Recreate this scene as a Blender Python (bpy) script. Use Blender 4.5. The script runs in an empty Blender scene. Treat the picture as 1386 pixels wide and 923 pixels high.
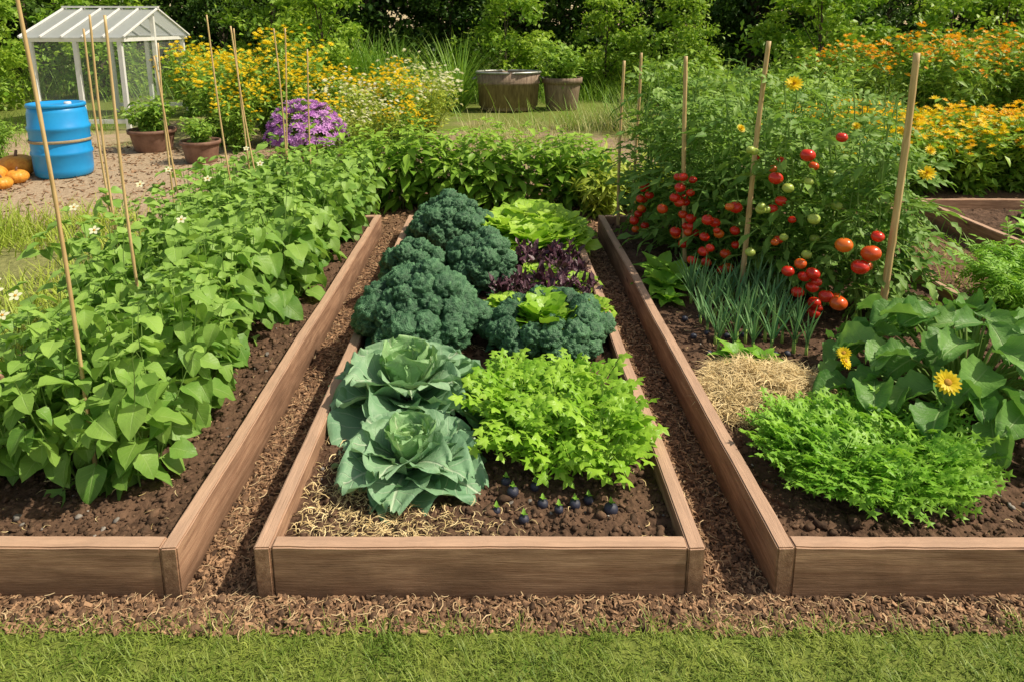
import bpy, bmesh, math, random
import numpy as np
from mathutils import Vector, Matrix, noise
RG=np.random.default_rng(11)
random.seed(5)
scene=bpy.context.scene
COL=scene.collection
PI=math.pi
rad=math.radians

# ------------------------------------------------------------------ materials
def N(nt,t,inp=None,**pr):
    n=nt.nodes.new(t)
    for k,v in pr.items(): setattr(n,k,v)
    for k,v in (inp or {}).items():
        if isinstance(v,bpy.types.NodeSocket): nt.links.new(v,n.inputs[k])
        else:
            if isinstance(v,tuple) and len(v)==3 and n.inputs[k].type=='RGBA': v=v+(1,)
            n.inputs[k].default_value=v
    return n
def M(nt,op,a,b=0.0,c=0.0,clamp=False):
    n=nt.nodes.new('ShaderNodeMath'); n.operation=op; n.use_clamp=clamp
    for i,v in enumerate((a,b,c)):
        if isinstance(v,bpy.types.NodeSocket): nt.links.new(v,n.inputs[i])
        else: n.inputs[i].default_value=v
    return n.outputs[0]
def MR(nt,v,a,b,c=0.0,d=1.0):
    n=N(nt,'ShaderNodeMapRange',{0:v,1:a,2:b,3:c,4:d}); return n.outputs[0]
def MIX(nt,f,a,b,mode='MIX'):
    n=nt.nodes.new('ShaderNodeMix'); n.data_type='RGBA'; n.blend_type=mode
    for i,v in ((0,f),(6,a),(7,b)):
        if isinstance(v,bpy.types.NodeSocket): nt.links.new(v,n.inputs[i])
        else:
            if isinstance(v,tuple) and len(v)==3: v=v+(1,)
            n.inputs[i].default_value=v
    return n.outputs[2]
def newmat(name):
    m=bpy.data.materials.new(name); m.use_nodes=True
    nt=m.node_tree; nt.nodes.clear()
    out=nt.nodes.new('ShaderNodeOutputMaterial')
    return m,nt,out
def NOI(nt,vec,s,det=4,rough=.55):
    d={'Scale':s,'Detail':det,'Roughness':rough}
    if vec is not None: d['Vector']=vec
    return N(nt,'ShaderNodeTexNoise',d).outputs[0]

def leafmat(name,c1,c2,vein=None,vs=.5,k=7,rough=.45,trans=.3,bump=.3,tc=None,vw=.08):
    m,nt,out=newmat(name)
    at=N(nt,'ShaderNodeAttribute',attribute_name='lc')
    sp=N(nt,'ShaderNodeSeparateXYZ',{0:at.outputs['Vector']})
    u,v,r=sp.outputs[0],sp.outputs[1],sp.outputs[2]
    oi=N(nt,'ShaderNodeObjectInfo')
    geo=N(nt,'ShaderNodeNewGeometry')
    ns=NOI(nt,geo.outputs['Position'],9,2)
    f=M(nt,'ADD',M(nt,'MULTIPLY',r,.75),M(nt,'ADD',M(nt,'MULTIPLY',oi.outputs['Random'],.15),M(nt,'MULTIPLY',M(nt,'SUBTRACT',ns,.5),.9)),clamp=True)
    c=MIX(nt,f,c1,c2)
    if vein:
        au=M(nt,'ABSOLUTE',u)
        mid=MR(nt,au,.02,.07,1,0)
        fr=M(nt,'FRACT',M(nt,'SUBTRACT',M(nt,'MULTIPLY',v,float(k)),M(nt,'MULTIPLY',M(nt,'POWER',au,.8),1.9)))
        lat=MR(nt,M(nt,'ABSOLUTE',M(nt,'SUBTRACT',fr,.5)),.0,vw,1,0)
        lat=M(nt,'MULTIPLY',lat,MR(nt,au,.2,1.0,.75,.15))
        vm=M(nt,'MAXIMUM',mid,lat)
        c=MIX(nt,M(nt,'MULTIPLY',vm,vs),c,vein)
    pb=N(nt,'ShaderNodeBsdfPrincipled',{'Base Color':c,'Roughness':rough,'Specular IOR Level':.35})
    if bump>0 and vein:
        hn=NOI(nt,geo.outputs['Position'],110,2)
        hh=M(nt,'ADD',M(nt,'MULTIPLY',vm,-1.0),M(nt,'MULTIPLY',hn,.8))
        bp=N(nt,'ShaderNodeBump',{'Strength':bump,'Distance':.004,'Height':hh})
        nt.links.new(bp.outputs[0],pb.inputs['Normal'])
    tcol=MIX(nt,1.0,c,tc or (1.0,1.0,.35),'MULTIPLY')
    tb=N(nt,'ShaderNodeBsdfTranslucent',{'Color':MIX(nt,.5,c,tcol)})
    ms=N(nt,'ShaderNodeMixShader',{0:trans,1:pb.outputs[0],2:tb.outputs[0]})
    nt.links.new(ms.outputs[0],out.inputs[0])
    return m
def plain(name,c1,c2,scale=20,rough=.6,bump=.2,metal=0.,spec=.4,dist=.004,attr=False,stretch=None):
    m,nt,out=newmat(name)
    tc=N(nt,'ShaderNodeTexCoord'); vec=tc.outputs['Object']
    if stretch:
        vec=N(nt,'ShaderNodeMapping',{'Vector':vec,'Scale':stretch}).outputs[0]
    a=NOI(nt,vec,scale,5,.6)
    f=MR(nt,a,.3,.7)
    if attr:
        at=N(nt,'ShaderNodeAttribute',attribute_name='lc')
        r=N(nt,'ShaderNodeSeparateXYZ',{0:at.outputs['Vector']}).outputs[2]
        f=M(nt,'ADD',M(nt,'MULTIPLY',f,.35),M(nt,'MULTIPLY',r,.75),clamp=True)
    c=MIX(nt,f,c1,c2)
    pb=N(nt,'ShaderNodeBsdfPrincipled',{'Base Color':c,'Roughness':rough,'Metallic':metal,'Specular IOR Level':spec})
    bp=N(nt,'ShaderNodeBump',{'Strength':bump,'Distance':dist,'Height':NOI(nt,vec,scale*3,4)})
    nt.links.new(bp.outputs[0],pb.inputs['Normal'])
    nt.links.new(pb.outputs[0],out.inputs[0])
    return m

m_bean=leafmat('bean_leaf',(.12,.29,.04),(.42,.64,.13),(.48,.66,.24),.35,6,.45,.38,.35)
m_pep=leafmat('pepper_leaf',(.14,.33,.03),(.45,.67,.09),(.35,.52,.13),.3,6,.4,.36,.3)
m_tom=leafmat('tomato_leaf',(.095,.24,.035),(.35,.54,.11),(.28,.42,.12),.3,5,.5,.36,.3)
m_stem=leafmat('green_stem',(.14,.26,.05),(.28,.42,.11),None,0,1,.5,.1,.1)
m_cab=leafmat('cabbage_leaf',(.19,.38,.21),(.36,.55,.31),(.64,.76,.55),.75,8,.5,.22,.6,vw=.08)
m_cabi=leafmat('cabbage_heart_leaf',(.24,.46,.20),(.46,.68,.30),(.68,.82,.52),.70,8,.45,.30,.6,vw=.08)
m_cel=leafmat('celery_leaf',(.18,.42,.02),(.46,.72,.08),(.46,.66,.12),.3,5,.38,.36,.3)
m_celst=leafmat('celery_stalk',(.22,.42,.06),(.42,.60,.15),None,0,1,.4,.15,.1)
m_par=leafmat('parsley_leaf',(.14,.38,.025),(.39,.68,.08),(.3,.5,.1),.2,5,.42,.36,.3)
m_let=leafmat('lettuce_leaf',(.24,.50,.03),(.54,.76,.10),(.6,.76,.24),.4,7,.42,.35,.5)
m_pur=leafmat('purple_leaf',(.035,.016,.03),(.20,.085,.12),(.30,.22,.20),.4,5,.35,.15,.4,tc=(1,.5,.7))
m_leek=leafmat('leek_leaf',(.10,.27,.11),(.32,.52,.22),None,0,1,.42,.25,.1)
m_sq=leafmat('marrow_leaf',(.08,.23,.04),(.25,.47,.11),(.42,.60,.24),.55,7,.48,.30,.6,vw=.06)
m_kl=leafmat('kale_lower_leaf',(.03,.11,.05),(.08,.20,.09),(.3,.45,.25),.4,7,.45,.2,.6,vw=.05)
m_wild=leafmat('wild_leaf',(.12,.29,.03),(.40,.58,.08),None,0,5,.5,.32,.1)
m_wildy=leafmat('yellowish_leaf',(.26,.40,.03),(.60,.66,.12),None,0,5,.5,.3,.1)
m_tree=leafmat('tree_leaf',(.024,.075,.011),(.13,.235,.03),None,0,5,.5,.3,.1)
m_treel=leafmat('shrub_leaf',(.13,.30,.02),(.46,.62,.08),None,0,5,.45,.38,.1)
m_treed=leafmat('wood_leaf',(.010,.03,.007),(.05,.09,.017),None,0,5,.6,.2,.1)
m_lawn=leafmat('lawn_blade',(.12,.22,.022),(.46,.52,.11),None,0,1,.5,.3,.0)
m_dry=leafmat('dry_grass',(.30,.36,.09),(.62,.60,.28),None,0,1,.6,.2,.0)
m_yel=leafmat('yellow_petal',(.82,.58,.01),(.94,.78,.03),None,0,1,.5,.3,.1,tc=(1,1,1))
m_ora=leafmat('orange_petal',(.82,.36,.01),(.92,.58,.02),None,0,1,.5,.3,.1,tc=(1,1,1))
m_pink=leafmat('purple_petal',(.50,.19,.58),(.76,.44,.80),None,0,1,.5,.3,.1,tc=(1,1,1))
m_whi=leafmat('cream_petal',(.78,.78,.48),(.88,.87,.70),None,0,1,.5,.3,.1,tc=(1,1,1))
m_cen=plain('flower_centre',(.40,.18,.01),(.65,.36,.03),60,.7,.5)
m_clod=plain('soil_clod',(.035,.020,.012),(.20,.12,.073),60,.85,.6,spec=.25,attr=True)
m_stone=plain('pebble',(.12,.11,.10),(.42,.38,.33),60,.7,.3,spec=.3,attr=True)
m_chip=plain('wood_chip',(.095,.050,.028),(.47,.29,.165),50,.8,.3,spec=.25,attr=True)
m_straw=plain('straw',(.48,.34,.13),(.84,.68,.37),30,.6,.1,attr=True)
m_straw2=plain('weathered_straw',(.28,.17,.08),(.68,.52,.30),30,.7,.1,attr=True)
m_bam=plain('bamboo',(.42,.27,.11),(.70,.51,.26),12,.5,.15,stretch=(6,6,.6))
m_bark=plain('bark',(.05,.035,.025),(.16,.12,.085),14,.9,.8,stretch=(3,3,.5),dist=.02)
m_blue=plain('blue_plastic',(.012,.26,.64),(.02,.34,.76),5,.35,.04)
m_metal=plain('galvanised_steel',(.25,.26,.24),(.48,.49,.46),7,.45,.1,metal=.6)
m_rust=plain('weathered_planter',(.15,.10,.07),(.34,.25,.18),9,.8,.3,stretch=(3,3,.6))
m_terra=plain('brown_pot',(.15,.075,.05),(.28,.16,.11),10,.7,.2)
m_white=plain('white_frame',(.66,.67,.66),(.80,.80,.79),6,.45,.05)
m_pump=plain('gourd_skin',(.60,.20,.02),(.80,.40,.05),6,.45,.1)
m_beet=plain('beet_skin',(.016,.018,.034),(.06,.065,.10),14,.45,.2)
m_rope=plain('rope',(.25,.2,.12),(.4,.33,.2),40,.9,.4)
m_gtom=plain('unripe_tomato_skin',(.28,.42,.07),(.50,.56,.12),5,.3,.05)

def tomato_mat():
    m,nt,out=newmat('tomato_skin')
    oi=N(nt,'ShaderNodeObjectInfo')
    c=MIX(nt,MR(nt,oi.outputs['Random'],.55,1.0),(.60,.022,.008),(.74,.17,.015))
    pb=N(nt,'ShaderNodeBsdfPrincipled',{'Base Color':c,'Roughness':.25,'Specular IOR Level':.5,'Coat Weight':.2})
    nt.links.new(pb.outputs[0],out.inputs[0]); return m
m_tomf=tomato_mat()

def kale_mat():
    m,nt,out=newmat('curly_kale')
    at=N(nt,'ShaderNodeAttribute',attribute_name='lc')
    sp=N(nt,'ShaderNodeSeparateXYZ',{0:at.outputs['Vector']})
    geo=N(nt,'ShaderNodeNewGeometry')
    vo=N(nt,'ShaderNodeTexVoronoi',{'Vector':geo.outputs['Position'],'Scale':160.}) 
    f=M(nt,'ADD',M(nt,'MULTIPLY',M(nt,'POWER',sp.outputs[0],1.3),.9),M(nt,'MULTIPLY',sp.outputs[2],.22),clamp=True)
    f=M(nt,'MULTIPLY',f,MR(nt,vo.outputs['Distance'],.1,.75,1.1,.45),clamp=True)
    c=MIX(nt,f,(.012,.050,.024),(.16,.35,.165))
    pb=N(nt,'ShaderNodeBsdfPrincipled',{'Base Color':c,'Roughness':.5,'Specular IOR Level':.3})
    bp=N(nt,'ShaderNodeBump',{'Strength':.85,'Distance':.004,'Height':M(nt,'SUBTRACT',1.0,vo.outputs['Distance'])})
    nt.links.new(bp.outputs[0],pb.inputs['Normal'])
    nt.links.new(pb.outputs[0],out.inputs[0]); return m
m_kale=kale_mat()

def wood_mat():
    m,nt,out=newmat('red_brown_timber')
    tc=N(nt,'ShaderNodeTexCoord'); oi=N(nt,'ShaderNodeObjectInfo')
    off=N(nt,'ShaderNodeVectorMath',{0:tc.outputs['Object'],1:(0,0,0)},operation='ADD')
    cx=N(nt,'ShaderNodeCombineXYZ',{0:M(nt,'MULTIPLY',oi.outputs['Random'],20.)})
    nt.links.new(cx.outputs[0],off.inputs[1])
    mp=N(nt,'ShaderNodeMapping',{'Vector':off.outputs[0],'Scale':(1.2,16,16)})
    g1=NOI(nt,mp.outputs[0],3.5,8,.65)
    mp2=N(nt,'ShaderNodeMapping',{'Vector':off.outputs[0],'Scale':(3.,70,70)})
    g2=NOI(nt,mp2.outputs[0],4,5,.6)
    mp3=N(nt,'ShaderNodeMapping',{'Vector':off.outputs[0],'Scale':(1.,3,3)})
    st=NOI(nt,mp3.outputs[0],4.5,6,.65)
    c=MIX(nt,MR(nt,g1,.3,.72),(.235,.122,.072),(.56,.35,.225))
    c=MIX(nt,MR(nt,g2,.5,.78,0,.6),c,(.14,.072,.043))
    c=MIX(nt,MR(nt,st,.42,.68,0,.6),c,(.18,.10,.064))
    vo=N(nt,'ShaderNodeTexVoronoi',{'Vector':N(nt,'ShaderNodeMapping',{'Vector':off.outputs[0],'Scale':(2.2,7.,7.)}).outputs[0],'Scale':1.3})
    c=MIX(nt,MR(nt,vo.outputs['Distance'],.05,.13,.75,0),c,(.09,.045,.028))
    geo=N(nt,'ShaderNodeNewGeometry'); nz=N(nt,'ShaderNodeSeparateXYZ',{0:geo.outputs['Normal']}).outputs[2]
    c=MIX(nt,MR(nt,nz,.3,.8,0,.40),c,(.68,.48,.35))  # upward faces painted paler, sunlit look of board tops put into colour
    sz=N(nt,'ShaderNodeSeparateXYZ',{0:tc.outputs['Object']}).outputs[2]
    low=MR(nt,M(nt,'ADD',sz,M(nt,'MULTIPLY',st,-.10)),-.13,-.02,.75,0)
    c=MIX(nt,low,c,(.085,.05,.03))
    pb=N(nt,'ShaderNodeBsdfPrincipled',{'Base Color':c,'Roughness':.75,'Specular IOR Level':.2})
    bp=N(nt,'ShaderNodeBump',{'Strength':.6,'Distance':.004,'Height':M(nt,'ADD',g1,g2)})
    nt.links.new(bp.outputs[0],pb.inputs['Normal'])
    nt.links.new(pb.outputs[0],out.inputs[0]); return m
m_wood=wood_mat()

def soil_mat(name,ground=False):
    m,nt,out=newmat(name)
    geo=N(nt,'ShaderNodeNewGeometry'); P=geo.outputs['Position']
    a=NOI(nt,P,28,7,.68); b=NOI(nt,P,3,4)
    c=MIX(nt,MR(nt,a,.3,.72),(.036,.020,.012),(.17,.10,.063))
    c=MIX(nt,MR(nt,b,.4,.7,0,.4),c,(.20,.12,.075))
    if ground:
        c=MIX(nt,MR(nt,a,.35,.7,.2,.6),c,(.25,.15,.085))
        s=N(nt,'ShaderNodeSeparateXYZ',{0:P}); y=s.outputs[1]; x=s.outputs[0]
        n1=NOI(nt,P,14,4); n2=NOI(nt,P,.9,4)
        yy=M(nt,'ADD',y,M(nt,'MULTIPLY',M(nt,'SUBTRACT',n1,.5),.14))
        lawn=MR(nt,yy,1.47,1.50,1,0)
        far=MR(nt,M(nt,'ADD',y,M(nt,'MULTIPLY',M(nt,'SUBTRACT',n2,.5),9.)),9.,11.,0,1)
        gcol=MIX(nt,MR(nt,a,.3,.7),(.08,.12,.018),(.23,.27,.06))
        dry=MIX(nt,MR(nt,a,.3,.7),(.27,.19,.12),(.52,.41,.28))
        lx=MR(nt,M(nt,'ADD',x,M(nt,'MULTIPLY',M(nt,'SUBTRACT',n2,.5),2.)),-3.0,-2.2,1,0)
        bk=MR(nt,y,6.2,7.2,0,.7)
        c=MIX(nt,M(nt,'MAXIMUM',lx,bk),c,dry)
        wd=M(nt,'MULTIPLY',MR(nt,x,-2.3,-2.0,1,0),MR(nt,M(nt,'ADD',y,n1),5.0,6.0,.75,0))
        c=MIX(nt,wd,c,gcol)
        c=MIX(nt,lawn,c,gcol); c=MIX(nt,far,c,gcol)
    pb=N(nt,'ShaderNodeBsdfPrincipled',{'Base Color':c,'Roughness':.9,'Specular IOR Level':.2})
    v=N(nt,'ShaderNodeTexVoronoi',{'Vector':P,'Scale':70.})
    bp=N(nt,'ShaderNodeBump',{'Strength':.9,'Distance':.008,'Height':M(nt,'SUBTRACT',a,M(nt,'MULTIPLY',v.outputs['Distance'],.6))})
    nt.links.new(bp.outputs[0],pb.inputs['Normal'])
    nt.links.new(pb.outputs[0],out.inputs[0]); return m
m_soil=soil_mat('bed_soil'); m_ground=soil_mat('mulch_ground',True)

def poly_mat():
    m,nt,out=newmat('clear_sheet')
    tr=N(nt,'ShaderNodeBsdfTransparent',{'Color':(.92,.95,.93)})
    pb=N(nt,'ShaderNodeBsdfPrincipled',{'Base Color':(.7,.74,.74),'Roughness':.15})
    ms=N(nt,'ShaderNodeMixShader',{0:.10,1:tr.outputs[0],2:pb.outputs[0]})
    nt.links.new(ms.outputs[0],out.inputs[0]); return m
m_poly=poly_mat()
def roof_mat():
    m,nt,out=newmat('ribbed_roof_sheet')
    tr=N(nt,'ShaderNodeBsdfTranslucent',{'Color':(.75,.78,.78)})
    t2=N(nt,'ShaderNodeBsdfTransparent',{})
    pb=N(nt,'ShaderNodeBsdfPrincipled',{'Base Color':(.62,.65,.66),'Roughness':.3})
    ms=N(nt,'ShaderNodeMixShader',{0:.45,1:tr.outputs[0],2:pb.outputs[0]})
    m2=N(nt,'ShaderNodeMixShader',{0:.2,1:ms.outputs[0],2:t2.outputs[0]})
    nt.links.new(m2.outputs[0],out.inputs[0]); return m
m_roof=roof_mat()

# ------------------------------------------------------------------ mesh builder
class MB:
    def __init__(s): s.V=[];s.C=[];s.F=[];s.n=0
    def add(s,V,F,C=None,mi=0):
        V=np.asarray(V,float)
        if C is None: C=np.zeros((len(V),3)); C[:,2]=.5
        s.V.append(V); s.C.append(np.asarray(C,float))
        for f in F: s.F.append((np.asarray(f,int)+s.n,mi))
        s.n+=len(V)
    def scat(s,tpl,P,Rm,S,rand,mi=0):
        TV,TF,TC=tpl; n=len(P); k=len(TV)
        if n==0: return
        S=np.asarray(S,float)
        if S.ndim==1: S=S[:,None].repeat(3,1)
        V=TV[None]*S[:,None,:]
        V=np.einsum('nij,nkj->nki',Rm,V)+np.asarray(P)[:,None]
        C=np.repeat(TC[None],n,0).copy(); C[:,:,2]=C[:,:,2]+np.asarray(rand)[:,None]
        off=(np.arange(n)*k)[:,None,None]
        F=[(np.asarray(f)[None]+off).reshape(-1,np.asarray(f).shape[1]) for f in TF]
        s.add(V.reshape(-1,3),F,C.reshape(-1,3),mi)
    def tpl(s):
        return (np.concatenate(s.V),[f for f,_ in s.F],np.concatenate(s.C))
    def mesh(s,name,mats,smooth=True):
        me=bpy.data.meshes.new(name)
        V=np.concatenate(s.V); C=np.concatenate(s.C)
        me.vertices.add(len(V)); me.vertices.foreach_set('co',V.astype(np.float32).ravel())
        loops=np.concatenate([f.ravel() for f,_ in s.F])
        tot=np.concatenate([np.full(len(f),f.shape[1]) for f,_ in s.F])
        mi=np.concatenate([np.full(len(f),m) for f,m in s.F])
        st=np.concatenate([[0],np.cumsum(tot)[:-1]])
        me.loops.add(len(loops)); me.polygons.add(len(tot))
        me.loops.foreach_set('vertex_index',loops.astype(np.int32))
        me.polygons.foreach_set('loop_start',st.astype(np.int32))
        me.polygons.foreach_set('material_index',mi.astype(np.int32))
        me.polygons.foreach_set('use_smooth',np.full(len(tot),smooth))
        a=me.attributes.new('lc','FLOAT_VECTOR','POINT'); a.data.foreach_set('vector',C.astype(np.float32).ravel())
        me.update(calc_edges=True)
        for m in mats: me.materials.append(m)
        return me
def ROT(yaw,pitch,roll=None):
    yaw=np.asarray(yaw,float); pitch=np.asarray(pitch,float); n=len(yaw)
    roll=np.zeros(n) if roll is None else np.asarray(roll,float)
    cy,sy,cp,sp,cr,sr=np.cos(yaw),np.sin(yaw),np.cos(pitch),np.sin(pitch),np.cos(roll),np.sin(roll)
    o=np.zeros(n);i=np.ones(n)
    Z=np.array([[cy,-sy,o],[sy,cy,o],[o,o,i]]).transpose(2,0,1)
    X=np.array([[i,o,o],[o,cp,-sp],[o,sp,cp]]).transpose(2,0,1)
    Y=np.array([[cr,o,sr],[o,i,o],[-sr,o,cr]]).transpose(2,0,1)
    return Z@X@Y
def U(a,b,n): return RG.uniform(a,b,n)
def gridF(nu,nv):
    F=[]
    for j in range(nv):
        for i in range(nu):
            a=j*(nu+1)+i; F.append((a,a+1,a+nu+2,a+nu+1))
    return np.array(F)
def leaf(nu=4,nv=5,prof='heart',W=.4,fold=.25,droop=.25,wave=0.,wf=3,back=0.,cup=0.,jag=0.):
    v=np.linspace(0,1,nv+1); u=np.linspace(-1,1,nu+1)
    if prof=='heart': p=np.sin(PI*np.clip(v,0,1)**.55)**.75
    elif prof=='ovate': p=np.sin(PI*v**.75)**.9
    elif prof=='lance': p=np.sin(PI*v**.7)
    elif prof=='spat': p=np.sin(PI*(v**1.35)*.93+.03)**.7*(.25+.75*v)**.3
    elif prof=='strap': p=(1-v**3)*.9+.1*(1-v)
    elif prof=='round': p=np.sqrt(np.clip(1-(2*v-1.04)**2*.92,0,1))
    p=np.nan_to_num(p); p[-1]=0 if prof!='round' else .25
    if prof in('heart','ovate','lance','spat'): p[0]=.03
    UU,VV=np.meshgrid(u,v); PP=p[:,None]*np.ones_like(UU)
    if jag: PP=PP*(1-jag*((np.arange(nv+1)%2)[:,None])*np.abs(UU))
    x=UU*PP*W
    y=VV-back*UU**2*(1-VV)**3
    z=fold*np.abs(x)-droop*VV**2+cup*UU**2*W
    z=z+wave*np.sin(wf*2*PI*VV+np.sign(UU)*1.3)*UU**2
    V=np.stack([x,y,z],-1).reshape(-1,3)
    C=np.stack([UU,VV,np.zeros_like(UU)],-1).reshape(-1,3)
    return (V,[gridF(nu,nv)],C)
def stick(r=.02,sides=3):
    a=np.arange(sides)*2*PI/sides
    V=np.concatenate([np.stack([np.cos(a)*r,np.zeros(sides),np.sin(a)*r],1),np.stack([np.cos(a)*r*.6,np.ones(sides),np.sin(a)*r*.6],1)])
    F=[(i,(i+1)%sides,(i+1)%sides+sides,i+sides) for i in range(sides)]
    C=np.zeros((2*sides,3)); C[:,1]=.5
    return (V,[np.array(F)],C)
STICK=stick()
def star(lobes=5,sub=1,R0=.30,R1=.32,droop=.2,soft=False):
    n=lobes*2*sub; th=np.arange(n)*2*PI/n
    s=(.5+.5*np.cos(lobes*th))**.8 if soft else 1-np.abs(np.sin(lobes/2*th))
    r=R0+R1*s
    if sub>1: r=r*(1+.07*np.where(np.arange(n)%2,-1,1))
    x=np.sin(th)*r; y=.42+np.cos(th)*r
    V=[(0,.42,.05)]+list(zip(x,y,-droop*(r)**1.5+.07*np.sin(th*3)))
    F=[(0,1+i,1+(i+1)%n) for i in range(n)]
    C=[(0,.42,0)]+[(math.sin(t)*.9,.42+math.cos(t)*.5,0) for t in th]
    return (np.array(V,float),[np.array(F)],np.array(C,float))
def tube_add(b,pts,rr,sides=6,mi=0,r=.5,cap=True):
    pts=np.asarray(pts,float); n=len(pts)
    d=np.gradient(pts,axis=0); d/=np.linalg.norm(d,axis=1)[:,None]+1e-9
    ref=np.array([1,0,0]) if abs(d[0][0])<.8 else np.array([0,1,0])
    A=np.cross(d,ref); A/=np.linalg.norm(A,axis=1)[:,None]+1e-9
    B=np.cross(d,A); th=np.arange(sides)*2*PI/sides
    rr=np.asarray(rr,float)
    V=pts[:,None]+rr[:,None,None]*(np.cos(th)[None,:,None]*A[:,None]+np.sin(th)[None,:,None]*B[:,None])
    V=V.reshape(-1,3)
    F=[(j*sides+i,j*sides+(i+1)%sides,(j+1)*sides+(i+1)%sides,(j+1)*sides+i) for j in range(n-1) for i in range(sides)]
    FF=[np.array(F)]
    if cap: FF.append(np.array([[(n-1)*sides+i for i in range(sides)]])); FF.append(np.array([[sides-1-i for i in range(sides)]]))
    C=np.zeros((len(V),3)); C[:,1]=.5; C[:,2]=r
    b.add(V,FF,C,mi)
def compound(lt,pairs=3,ls=.4,spread=1.0,droop=.25,stalk=.35,taper=.6):
    b=MB()
    pos=[];yaw=[];sc=[];pit=[]
    def cv(t): return (0,t,-droop*t*t)
    pts=[cv(t) for t in np.linspace(0,1,5)]
    tube_add(b,pts,[.016]*5,3)
    for i in range(pairs):
        t=stalk+(1-stalk)*i/max(1,pairs)*.95
        for sgn in(-1,1):
            pos.append(cv(t)); yaw.append(sgn*spread*(1-.25*i/pairs)); sc.append(ls*(taper+(1-taper)*math.sin(PI*(i+.8)/(pairs+.6)))); pit.append(random.uniform(-.35,.15))
    pos.append(cv(.97)); yaw.append(0); sc.append(ls*1.15); pit.append(-droop*1.2)
    n=len(pos)
    b.scat(lt,np.array(pos),ROT(yaw,pit,U(-.3,.3,n)),np.array(sc),U(-.12,.12,n))
    return b.tpl()
def ico(sub):
    bm=bmesh.new(); bmesh.ops.create_icosphere(bm,subdivisions=sub,radius=1)
    V=np.array([v.co[:] for v in bm.verts]); F=np.array([[v.index for v in f.verts] for f in bm.faces]); bm.free()
    return V,F
def lathe(profile,n=36,sx=1,sy=1):
    b=MB(); th=np.arange(n)*2*PI/n; V=[]
    for r,z in profile: V+= [(math.cos(t)*r*sx,math.sin(t)*r*sy,z) for t in th]
    F=[(j*n+i,j*n+(i+1)%n,(j+1)*n+(i+1)%n,(j+1)*n+i) for j in range(len(profile)-1) for i in range(n)]
    b.add(V,[np.array(F)]); return b
def box(b,lo,hi,mi=0,T=None,r=.5):
    x0,y0,z0=lo;x1,y1,z1=hi
    V=np.array([(x0,y0,z0),(x1,y0,z0),(x1,y1,z0),(x0,y1,z0),(x0,y0,z1),(x1,y0,z1),(x1,y1,z1),(x0,y1,z1)],float)
    if T is not None: V=T(V)
    F=np.array([(0,3,2,1),(4,5,6,7),(0,1,5,4),(1,2,6,5),(2,3,7,6),(3,0,4,7)])
    C=np.zeros((8,3));C[:,2]=r
    b.add(V,[F],C,mi)

def thing(name,label,cat,loc,parts,rot=0.,scale=1.,group=None,kind=None,tilt=(0,0)):
    if len(parts)==1 and parts[0][0] is None:
        o=bpy.data.objects.new(name,parts[0][1])
    else:
        o=bpy.data.objects.new(name,None); o.empty_display_size=.1
    COL.objects.link(o); o.location=loc; o.rotation_euler=(tilt[0],tilt[1],rot)
    o.scale=(scale,)*3 if not isinstance(scale,tuple) else scale
    o['label']=label; o['category']=cat
    if group:o['group']=group
    if kind:o['kind']=kind
    if not(len(parts)==1 and parts[0][0] is None):
        for p in parts: part(o,*p)
    return o
def part(o,pn,me,loc=(0,0,0),rot=(0,0,0),scale=1.,label=None,kind=None):
    c=bpy.data.objects.new(pn,me); COL.objects.link(c); c.parent=o
    c.location=loc; c.rotation_euler=rot; c.scale=(scale,)*3 if not isinstance(scale,tuple) else scale
    if label:c['label']=label
    if kind:c['kind']=kind
    return c
def structure(name,me,kind='structure',label=None,cat=None):
    o=bpy.data.objects.new(name,me); COL.objects.link(o); o['kind']=kind
    if label:o['label']=label
    if cat:o['category']=cat
    return o

_L={}
def vn(x,y,f,seed=0):
    if seed not in _L: _L[seed]=np.random.default_rng(seed+100).random((256,256))
    L=_L[seed]; X=x*f+37.3;Y=y*f+91.7
    xi=np.floor(X).astype(int);yi=np.floor(Y).astype(int);fx=X-xi;fy=Y-yi
    fx=fx*fx*(3-2*fx);fy=fy*fy*(3-2*fy)
    a=L[xi%256,yi%256];b=L[(xi+1)%256,yi%256];c=L[xi%256,(yi+1)%256];d=L[(xi+1)%256,(yi+1)%256]
    return (a*(1-fx)+b*fx)*(1-fy)+(c*(1-fx)+d*fx)*fy
def rough(x,y):
    return .5*vn(x,y,6,1)+.9*vn(x,y,17,2)+.7*np.abs(vn(x,y,38,3)*2-1)+.35*vn(x,y,80,4)-1.2

# ------------------------------------------------------------------ ground
def grid_mesh(xs,ys,zf,mat,name):
    X,Y=np.meshgrid(xs,ys); Z=zf(X,Y)
    b=MB(); V=np.stack([X,Y,Z],-1).reshape(-1,3)
    nu=len(xs)-1;nv=len(ys)-1
    j,i=np.meshgrid(np.arange(nv),np.arange(nu),indexing='ij'); a=(j*(nu+1)+i).ravel()
    b.add(V,[np.stack([a,a+1,a+nu+2,a+nu+1],1)])
    return b.mesh(name,[mat])
far=np.array([8,12,18,28,45,80,160,400,1000.])
xs=np.concatenate([-far[::-1],np.arange(-6,-2.6,.1),np.arange(-2.6,2.7,.016),np.arange(2.7,6.6,.1),far])
ys=np.concatenate([-far[::-1],np.arange(-4,.9,.25),np.arange(.9,5.2,.016),np.arange(5.2,9,.05),np.arange(9,11,.3),far+3.5])
def gz(X,Y):
    near=np.clip((9-np.abs(X))/3,0,1)*np.clip((10-Y)/2,0,1)
    return near*(.013*rough(X,Y)-.004)
structure('ground',grid_mesh(xs,ys,gz,m_ground,'ground'))

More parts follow.
